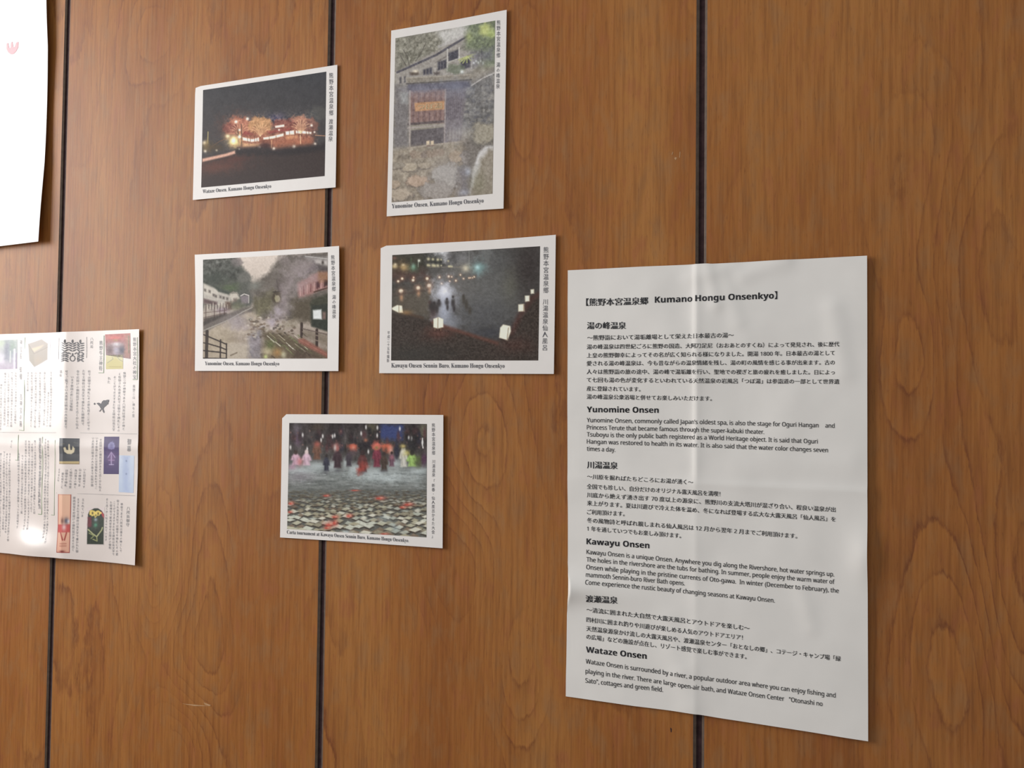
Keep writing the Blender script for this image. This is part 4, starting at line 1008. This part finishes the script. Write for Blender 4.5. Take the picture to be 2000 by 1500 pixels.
block('english_paragraph', None, JC, [
    ('Wataze Onsen is surrounded by a river, a popular outdoor area where you can enjoy fishing and', [(148, 470), (935, 580), (1775, 690)], 42, E_),
    ('playing in the river. There are large open-air bath, and Wataze Onsen Center   "Otonashi no', [(146, 534), (935, 646), (1690, 746)], 42, E_),
    ('Sato", cottages and green field.', [(145, 595), (650, 656)], 42, E_)])

# ------------------------------------------------------------------ the folded leaflet, lower left
def leaf_h(u, v):
    fold = .70                                                   # the middle fold
    h = .0004+np.where(u < fold, .0056*np.exp(-np.clip(fold-u, 0, 1)/.16), .0056*np.exp(-np.clip(u-fold, 0, 1)/.12))
    h = h+.0050*np.exp(-((v-.97)/.08)**2)*np.exp(-((u-.56)/.10)**2)
    h = h+.0003*np.exp(-((v-.5)/.02)**2)+.0012*soft_noise(u, v)
    h = h+.0020*np.clip((u-.9)/.1, 0, 1)**2*np.clip((v-.6)/.4, 0, 1)
    return h
leaf = Paper([(-150, 661), (0, 653), (117, 650), (273.5, 643)], [(273.5, 643), (272, 800), (270, 950), (268, 1103.5)], [(-150, 1066), (0, 1079), (114, 1087.5), (268, 1103.5)], [(-150, 661), (-150, 1066)], 0.0015, leaf_h, 70, 60, 0.00018)
tl_ = thing('folded_leaflet', 'glossy folded leaflet of vertical text with small pictures, at the left edge', 'leaflet', (leaf.org[0], 0, leaf.org[1]))
leaf.body('paper', tl_, M_GLOSSY)
def leaf_pic(name, label, crop, corners, nx, ny, paint, gain=1.1):
    c = Canvas(corners, nx, ny)
    paint(c)
    return c.build(name, leaf, tl_, crop2px(corners, *crop), M_LEAF_INK, gain, label)
R1, R2, R3, R4 = (0, 640, 6.524), (110, 640, 6.524), (0, 860, 6.25), (110, 850, 5.77)
def p_forest(c):
    c.grad(150, 530, (166, 176, 166), (164, 146, 168)); c.blob(150, 300, 70, 120, (96, 110, 128), .8); c.blob(180, 240, 50, 60, (120, 144, 124), .8)
    c.poly([(75, 160), (125, 160), (125, 410), (75, 410)], (98, 100, 122), .8, 3); c.line([(205, 280), (205, 520)], 26, (206, 196, 216), .9); c.line([(232, 330), (232, 520)], 16, (124, 108, 136), .9)
    c.line([(150, 300), (150, 440)], 16, (196, 200, 190), .7); c.blob(30, 400, 40, 60, (206, 200, 214), .8); c.blob(20, 200, 60, 50, (176, 190, 160), .8); c.mottle(16, 12, 14, 2)
leaf_pic('forest_picture', 'small faded photograph of a forest path', R1, [(-120, 165), (242, 152), (242, 526), (-120, 534)], 50, 50, p_forest)
def p_box(c):
    c.grad(150, 520, (224, 220, 236), (226, 222, 236))
    c.poly([(388, 210), (566, 152), (656, 208), (654, 410), (476, 504), (408, 420)], (158, 144, 130), 1, 1)
    c.poly([(388, 210), (566, 152), (656, 208), (470, 320)], (164, 150, 138), 1, 1); c.poly([(430, 270), (590, 226), (560, 260), (470, 312)], (208, 184, 146), .9, 2)
    c.poly([(388, 212), (470, 320), (476, 504), (408, 420)], (150, 138, 122), 1, 1); c.line([(388, 210), (470, 335), (656, 250)], 6, (120, 106, 92), .6); c.blob(520, 420, 60, 50, (170, 148, 122), .6)
leaf_pic('box_picture', 'small picture of a wooden box', R1, [(376, 150), (690, 140), (690, 512), (376, 524)], 50, 60, p_box)
def p_shrine(c):
    c.grad(80, 400, (186, 96, 88), (120, 92, 104)); c.blob(760, 130, 90, 24, (226, 104, 92), .9); c.poly([(660, 210), (870, 200), (880, 345), (660, 345)], (150, 122, 122), .9, 3)
    c.blob(780, 210, 60, 24, (226, 222, 224), .9); c.blob(775, 290, 44, 54, (186, 176, 196), .9); c.blob(850, 290, 40, 50, (62, 62, 84), .95); c.blob(700, 290, 36, 46, (94, 62, 66), .95)
    c.poly([(885, 90), (955, 85), (955, 395), (885, 390)], (176, 118, 98), .8, 3); c.line([(935, 110), (935, 320)], 12, (110, 116, 76), .7); c.blob(770, 160, 30, 12, (180, 150, 90), .8); c.mottle(22, 14, 14, 6)
leaf_pic('shrine_picture', 'small red photograph of a shrine front', R2, [(640, 88), (955, 72), (955, 398), (652, 352)], 56, 50, p_shrine)
def p_fan(c):
    c.grad(340, 530, (214, 206, 156), (204, 190, 118)); c.poly([(660, 470), (740, 390), (770, 380), (860, 440), (860, 525), (660, 525)], (206, 192, 116), .9, 3)
    c.line([(670, 450), (740, 400), (730, 380)], 8, (150, 146, 120), .7); c.line([(790, 370), (820, 410), (860, 430)], 8, (150, 146, 120), .7); c.line([(690, 500), (840, 500)], 7, (170, 150, 80), .7)
leaf_pic('gold_picture', 'small gold panel under the shrine picture', R2, [(652, 350), (862, 345), (862, 526), (652, 530)], 36, 30, p_fan)
def p_tablet(c):
    c.grad(30, 325, (72, 74, 80), (64, 66, 70)); c.poly([(86, 292), (298, 292), (298, 326), (86, 322)], (196, 170, 110), 1, 1); c.line([(86, 316), (298, 320)], 8, (150, 122, 80), .7)
    c.poly([(140, 140), (160, 130), (170, 165), (186, 165), (190, 100), (202, 100), (208, 165), (222, 165), (232, 120), (252, 150), (244, 190), (216, 212), (176, 208), (148, 185)], (222, 206, 168), 1, 1)
    c.line([(110, 100), (150, 95)], 6, (150, 140, 100), .5); c.line([(240, 80), (280, 90)], 6, (120, 124, 100), .5)
leaf_pic('lacquer_picture', 'small picture of a black tablet with a gold emblem', R4, [(92, 32), (298, 36), (298, 326), (88, 322)], 50, 66, p_tablet, 1.0)
def p_purple(c):
    c.grad(20, 440, (84, 68, 118), (78, 62, 112)); c.blob(640, 118, 34, 44, (150, 146, 196), .95, edge=.25); c.blob(640, 118, 20, 28, (92, 82, 140), .7)
    c.blob(636, 255, 46, 66, (124, 88, 140), .9); c.line([(600, 250), (636, 190), (676, 250)], 10, (176, 150, 196), .8); c.line([(636, 200), (636, 330)], 12, (182, 160, 204), .8); c.line([(612, 330), (660, 330)], 9, (190, 176, 214), .8); c.line([(606, 280), (668, 280)], 8, (170, 136, 184), .8)
leaf_pic('purple_picture', 'small purple panel with two pale crests', R4, [(558, 16), (722, 16), (716, 438), (552, 436)], 40, 90, p_purple, 1.0)
def p_charm(c):
    c.a[:] = (224, 208, 204)
    c.poly([(384, 890), (400, 850), (450, 822), (490, 822), (530, 850), (556, 890), (552, 1228), (376, 1224)], (58, 66, 56), 1, 1)
    c.poly([(520, 850), (556, 890), (556, 940), (530, 900)], (196, 64, 74), .9, 1); c.poly([(384, 920), (420, 920), (420, 1020), (384, 1040)], (132, 44, 58), .8, 3)
    c.blob(430, 872, 34, 30, (238, 206, 90), 1, edge=.2); c.blob(492, 874, 34, 30, (238, 206, 90), 1, edge=.2); c.blob(432, 876, 8, 14, (70, 60, 40)); c.blob(492, 882, 8, 14, (70, 60, 40)); c.line([(455, 900), (460, 925), (480, 900)], 10, (226, 196, 90), .9)
    c.blob(466, 950, 18, 20, (160, 176, 180), .9); c.blob(466, 1010, 20, 26, (84, 170, 130), .8)
    c.line([(390, 1060), (440, 1110), (480, 1140), (530, 1070), (540, 1040)], 14, (190, 190, 132), .85); c.line([(400, 1100), (450, 1130), (420, 1160)], 12, (150, 156, 96), .85); c.line([(480, 1140), (484, 1190), (440, 1170)], 11, (176, 176, 110), .8); c.mottle(14, 14, 20, 3, c.region([(384, 890), (556, 890), (552, 1228), (376, 1224)]))
leaf_pic('charm_picture', 'small picture of a dark embroidered charm with a yellow bow', R4, [(372, 812), (562, 812), (556, 1236), (370, 1232)], 50, 100, p_charm, 1.0)
def p_strip(c):
    c.grad(660, 1320, (236, 184, 150), (232, 170, 140)); c.poly([(76, 1000), (206, 998), (204, 1088), (74, 1088)], (206, 74, 70), 1, 1)
    c.blob(146, 1030, 20, 40, (244, 200, 196), .95); c.blob(168, 960, 22, 36, (70, 72, 96), .9); c.blob(126, 960, 14, 36, (110, 66, 60), .8); c.blob(190, 965, 16, 20, (210, 210, 224), .8)
    for x0, x1 in ((112, 134), (170, 152)): c.line([(x0, 1094), (x1, 1172)], 14, (170, 62, 54), .9)
    for y in (1215, 1240): c.line([(108, y), (168, y)], 11, (192, 120, 96), .7)
    c.blob(130, 1302, 26, 12, (120, 40, 40), .9); c.line([(80, 664), (70, 1312), (200, 1316), (212, 668)], 9, (170, 70, 62), .95); c.line([(80, 664), (212, 668)], 5, (190, 110, 90), .6)
leaf_pic('paper_charm_picture', 'small picture of an orange and red paper strip', R4, [(76, 660), (215, 664), (202, 1320), (68, 1314)], 34, 110, p_strip, 1.0)
def p_blue(c):
    c.grad(225, 650, (196, 206, 224), (176, 190, 214)); c.poly([(766, 232), (832, 234), (830, 640), (764, 640)], (162, 176, 210), .8, 4)
    for y in (290, 436): c.blob(800, y, 7, 9, (90, 100, 140), .8)
leaf_pic('blue_panel', 'pale blue note panel', R4, [(722, 226), (888, 230), (882, 650), (716, 640)], 30, 60, p_blue, 1.1)

def ink_shapes(name, paper, parent, mat, polys, crop, label=None):
    """flat printed shapes: each outline becomes a filled face on the paper"""
    import bmesh
    bm = bmesh.new()
    for pts in polys:
        px = np.array(crop2px(pts, *crop))
        P = paper.lift(wall(px[:, 0], px[:, 1], paper.gap), INK_LIFT)
        vs = [bm.verts.new(p) for p in P]
        f = bm.faces.new(vs)
    bmesh.ops.triangulate(bm, faces=bm.faces[:])
    bmesh.ops.recalc_face_normals(bm, faces=bm.faces[:])
    me = bpy.data.meshes.new(name); bm.to_mesh(me); bm.free()
    o = link(name, me, parent, [mat])
    if label: o['label'] = label
    return o
M_CROW = flat_mat('leaflet_black_ink', (0.06, 0.055, 0.065), 0.35, 0.4, 0.1, 300)
ink_shapes('crow_emblem', leaf, tl_, M_CROW, [
    [(540, 965), (560, 955), (580, 962), (596, 972), (604, 945), (625, 925), (650, 926), (672, 918), (692, 920), (690, 945), (680, 958), (686, 970), (664, 985), (650, 1000), (634, 1012), (626, 1030), (606, 1046), (590, 1030), (578, 1005), (560, 985)],
    [(606, 1040), (622, 1030), (636, 1075), (628, 1088), (618, 1072)], [(590, 1035), (600, 1046), (582, 1070), (566, 1062), (580, 1056)], [(505, 972), (516, 955), (530, 974), (514, 985)]], R2, 'black emblem of a flying bird')
# the seal made of bird-shaped characters: three columns of strokes
def seal():
    P = []
    def leafy(x, y, w_, h_, a):
        c_, s_ = math.cos(a), math.sin(a)
        pts = []
        for k in range(8):
            t_ = 2*math.pi*k/8
            dx, dy = w_*math.cos(t_), h_*math.sin(t_)*(1 if k % 4 else .2)
            pts.append((x+dx*c_-dy*s_, y+dx*s_+dy*c_))
        return pts
    for cx in (172, 258, 345):
        for r, y in enumerate((205, 232, 262, 292)):
            for sgn in (-1, 1):
                P.append(leafy(cx+sgn*22, y, 26, 8, sgn*-.55+(.3 if cx == 345 else 0)))
        P.append(leafy(cx, 180, 11, 24, 0))
        P.append(leafy(cx, 168, 7, 14, .6))
    for y in (325, 350, 372, 400, 425):
        for sgn in (-1, 1):
            P.append(leafy(172+sgn*22, y, 26, 9, sgn*.5)); P.append(leafy(350+sgn*20, y, 22, 8, sgn*(.6 if y % 2 else -.6)))
    for k in range(10):
        a = 2*math.pi*k/10
        P.append(leafy(260+27*math.cos(a), 395+34*math.sin(a), 11, 6, a+math.pi/2))
    P.append(leafy(225, 330, 20, 7, .6)); P.append(leafy(295, 330, 20, 7, -.6)); P.append(leafy(260, 345, 8, 18, 0)); P.append(leafy(318, 400, 8, 24, 0))
    return P
ink_shapes('seal_emblem', leaf, tl_, M_CROW, seal(), R2, 'black seal of bird-shaped strokes')
def rule(pts, wd, crop):
    out = []
    for (x0, y0), (x1, y1) in zip(pts[:-1], pts[1:]):
        d = math.hypot(x1-x0, y1-y0); nx_, ny_ = -(y1-y0)/d*wd/2, (x1-x0)/d*wd/2
        out.append([(x0+nx_, y0+ny_), (x1+nx_, y1+ny_), (x1-nx_, y1-ny_), (x0-nx_, y0-ny_)])
    return out
CB = (0, 640, 3.191)
for R_ in (rule([(167, 62), (161, 642), (130, 638)], 3, CB), rule([(658, 50), (656, 282), (626, 282)], 3, CB), rule([(862, 60), (859, 324), (832, 324)], 3, CB),
           rule([(286, 680), (280, 1162), (256, 1160)], 3, CB), rule([(125, 668), (122, 826), (106, 824)], 3, CB), rule([(372, 700), (366, 1166), (345, 1164)], 2.4, CB)):
    ink_shapes('bracket_rule', leaf, tl_, M_GREEN, R_, CB)
for R_ in (rule([(0, 652), (372, 654), (660, 658), (860, 662)], 1.3, CB), rule([(380, 1028), (600, 1036), (850, 1046)], 1.3, CB), rule([(395, 64), (395, 200)], 2, CB), rule([(556, 60), (556, 190)], 2, CB)):
    ink_shapes('divider_rule', leaf, tl_, M_LEAFTEXT, R_, CB)
SRC = ('熊野三山の神使である八咫烏は導きの神として広く信仰され本宮大社では御守や神札にその姿を見ることができますまた牛王神符は烏文字で書かれた御神符で家内安全や厄除けの'
       '御利益があると古くから伝えられています参詣の折には宝物殿もあわせてご覧下さい大斎原は明治の大水害まで社殿が鎮座していた旧社地です')
def text_block(cols, crop, wpx, pitch, seed, mat, name, label):
    L = Lettering(leaf); k = seed
    for (x, y0, y1) in cols:
        n = max(1, int(round((y1-y0)/pitch)))
        s_ = ''.join(SRC[(k+i) % len(SRC)] for i in range(n)); k += n+3
        a, b_ = crop2px([(x, y0), (x-6, y1)], *crop)
        L.vline(s_, a, b_, wpx/crop[2])
    return L.build(name, tl_, mat, label)
text_block([(782, 275, 640), (752, 280, 650), (722, 300, 645), (690, 305, 350)] , CB, 17, 19, 0, M_LEAFTEXT, 'text_block', 'grey vertical text under the shrine picture')
text_block([(572, 265, 640), (540, 262, 610), (508, 265, 632), (476, 300, 520), (446, 265, 630), (414, 265, 310)], CB, 17, 19, 30, M_LEAFTEXT, 'text_block', 'grey vertical text under the bird-stroke seal')
text_block([(343, 275, 620), (322, 400, 620), (300, 275, 610), (268, 275, 625), (240, 275, 625), (214, 275, 620), (190, 275, 400)], CB, 14, 17, 61, M_LEAFTEXT, 'text_block', 'grey vertical text under the box picture')
text_block([(110, 275, 600), (84, 275, 620), (62, 280, 620), (40, 280, 610), (15, 350, 640), (-10, 290, 640), (-36, 290, 640), (-62, 290, 640)], CB, 14, 17, 90, M_LEAFTEXT, 'text_block', 'grey vertical text under the forest picture')
text_block([(324, 700, 1340), (306, 690, 1310), (268+0, 690, 1110), (236, 700, 1160), (216, 720, 1150), (196, 700, 1260), (174, 700, 1260), (152, 790, 1160), (128, 780, 1250)], CB, 14, 18, 12, M_LEAFTEXT, 'text_block', 'grey vertical text of the lower middle panel')
text_block([(83, 700, 750), (70, 780, 1330), (52, 780, 1280), (34, 770, 1260), (12, 780, 1300), (-12, 780, 1300), (-36, 780, 1300), (-60, 780, 1300)], CB, 14, 18, 44, M_LEAFTEXT, 'text_block', 'grey vertical text of the lower left panel')
text_block([(640, 690, 1020), (616, 680, 1005), (594, 680, 990), (546, 875, 1000), (520, 875, 990), (496, 880, 1000), (470, 875, 1000), (446, 880, 990), (424, 900, 1000), (400, 875, 960)], CB, 15, 18, 75, M_LEAFTEXT, 'text_block', 'grey vertical text between the tablet and purple pictures')
text_block([(766, 1090, 1400), (742, 1070, 1420), (720, 1080, 1420), (700, 1080, 1380), (676, 1060, 1330), ], CB, 15, 19, 5, M_LEAFTEXT, 'text_block', 'grey vertical text right of the dark charm picture')
text_block([(508, 1060, 1400), (486, 1050, 1390), (536, 1060, 1180)], CB, 15, 19, 50, M_LEAFTEXT, 'text_block', 'grey vertical text right of the paper strip picture')
for (txt, a, b_, wd) in [('熊野本宮大社の神宝', (845, 60), (842, 322), 22), ('熊野三山、神々の里', (840, 355), (836, 560), 15), ('熊野牛王神符', (640, 80), (638, 270), 21), ('八咫烏', (586, 60), (584, 130), 18),
                         ('八咫烏御守', (808, 1112), (804, 1240), 22), ('御幕', (812, 690), (810, 775), 24), ('神宝殿　御棚　　古神宝の箱', (142, 72), (140, 620), 15), ('熊野信仰と牛王神符　八咫烏', (270, 684), (266, 1130), 17)]:
    L = Lettering(leaf)
    a, b_ = crop2px([a, b_], *CB); L.vline(txt, a, b_, wd/CB[2])
    L.build('vertical_heading', tl_, M_LEAFTEXT)

# ------------------------------------------------------------------ the bright notice, upper left
def notice_h(u, v):
    return .0015+.0016*u*u+.0009*np.sin(7.5*v+1.0)*np.clip(u, 0, 1)**2+.0018*np.clip((v-.55)/.45, 0, 1)**2*u
notice = Paper([(-260, -30), (-60, -38), (97, -44)], [(97, -44), (97.5, 20), (99, 95), (97, 160), (94.5, 240), (92.5, 320), (88, 400), (84.5, 473.5)], [(-260, 520), (0, 483), (84.5, 473.5)], [(-260, -30), (-260, 520)], 0.0020, notice_h, 50, 60, 0.00018)
tn = thing('paper_notice', 'blank-looking bright white paper with a faint pink mark, cut off at the top left', 'paper sheet', (notice.org[0], 0, notice.org[1]))
notice.body('paper', tn, M_NOTICE)
CN = (0, 0, 3.0)
ink_shapes('pink_mark', notice, tn, M_PINK, [[(54, 262), (62, 256), (68, 286), (76, 286), (80, 254), (88, 250), (92, 282), (102, 280), (110, 256), (124, 250), (122, 282), (108, 308), (92, 322), (78, 324), (62, 312), (52, 290)]], CN, 'faint pink flame-shaped print')

# ------------------------------------------------------------------ small wear marks on the wall
M_CHIP = flat_mat('bare_wood_chip', (0.46, 0.27, 0.14), 0.7, 0.2, 0.1, 300)

def wall_marks(name, polys, mat, lift=0.00008):
    for pts in polys:
        P = wall([p[0] for p in pts], [p[1] for p in pts])
        V = [(q[0], -lift, q[1]) for q in P]
        link(name, mesh(name, V, [tuple(range(len(V)))]), WALL, [mat])
wall_marks('scuff_mark', [[(1313.5, 297), (1315, 296.5), (1313, 303), (1312, 301)], [(1317, 309), (1319, 307), (1322, 308), (1320, 312.5), (1318, 311)], [(1327.5, 297), (1329, 296), (1328, 308), (1326.8, 308)],
                          [(355, 1374), (378, 1376), (410, 1379), (380, 1379)], [(398, 1372), (412, 1377), (409, 1379), (400, 1376)]], M_CHIP)
wall_marks('nail_hole', [[(1309, 1421), (1312, 1423), (1311.5, 1430), (1310, 1430)]], M_GROOVE)
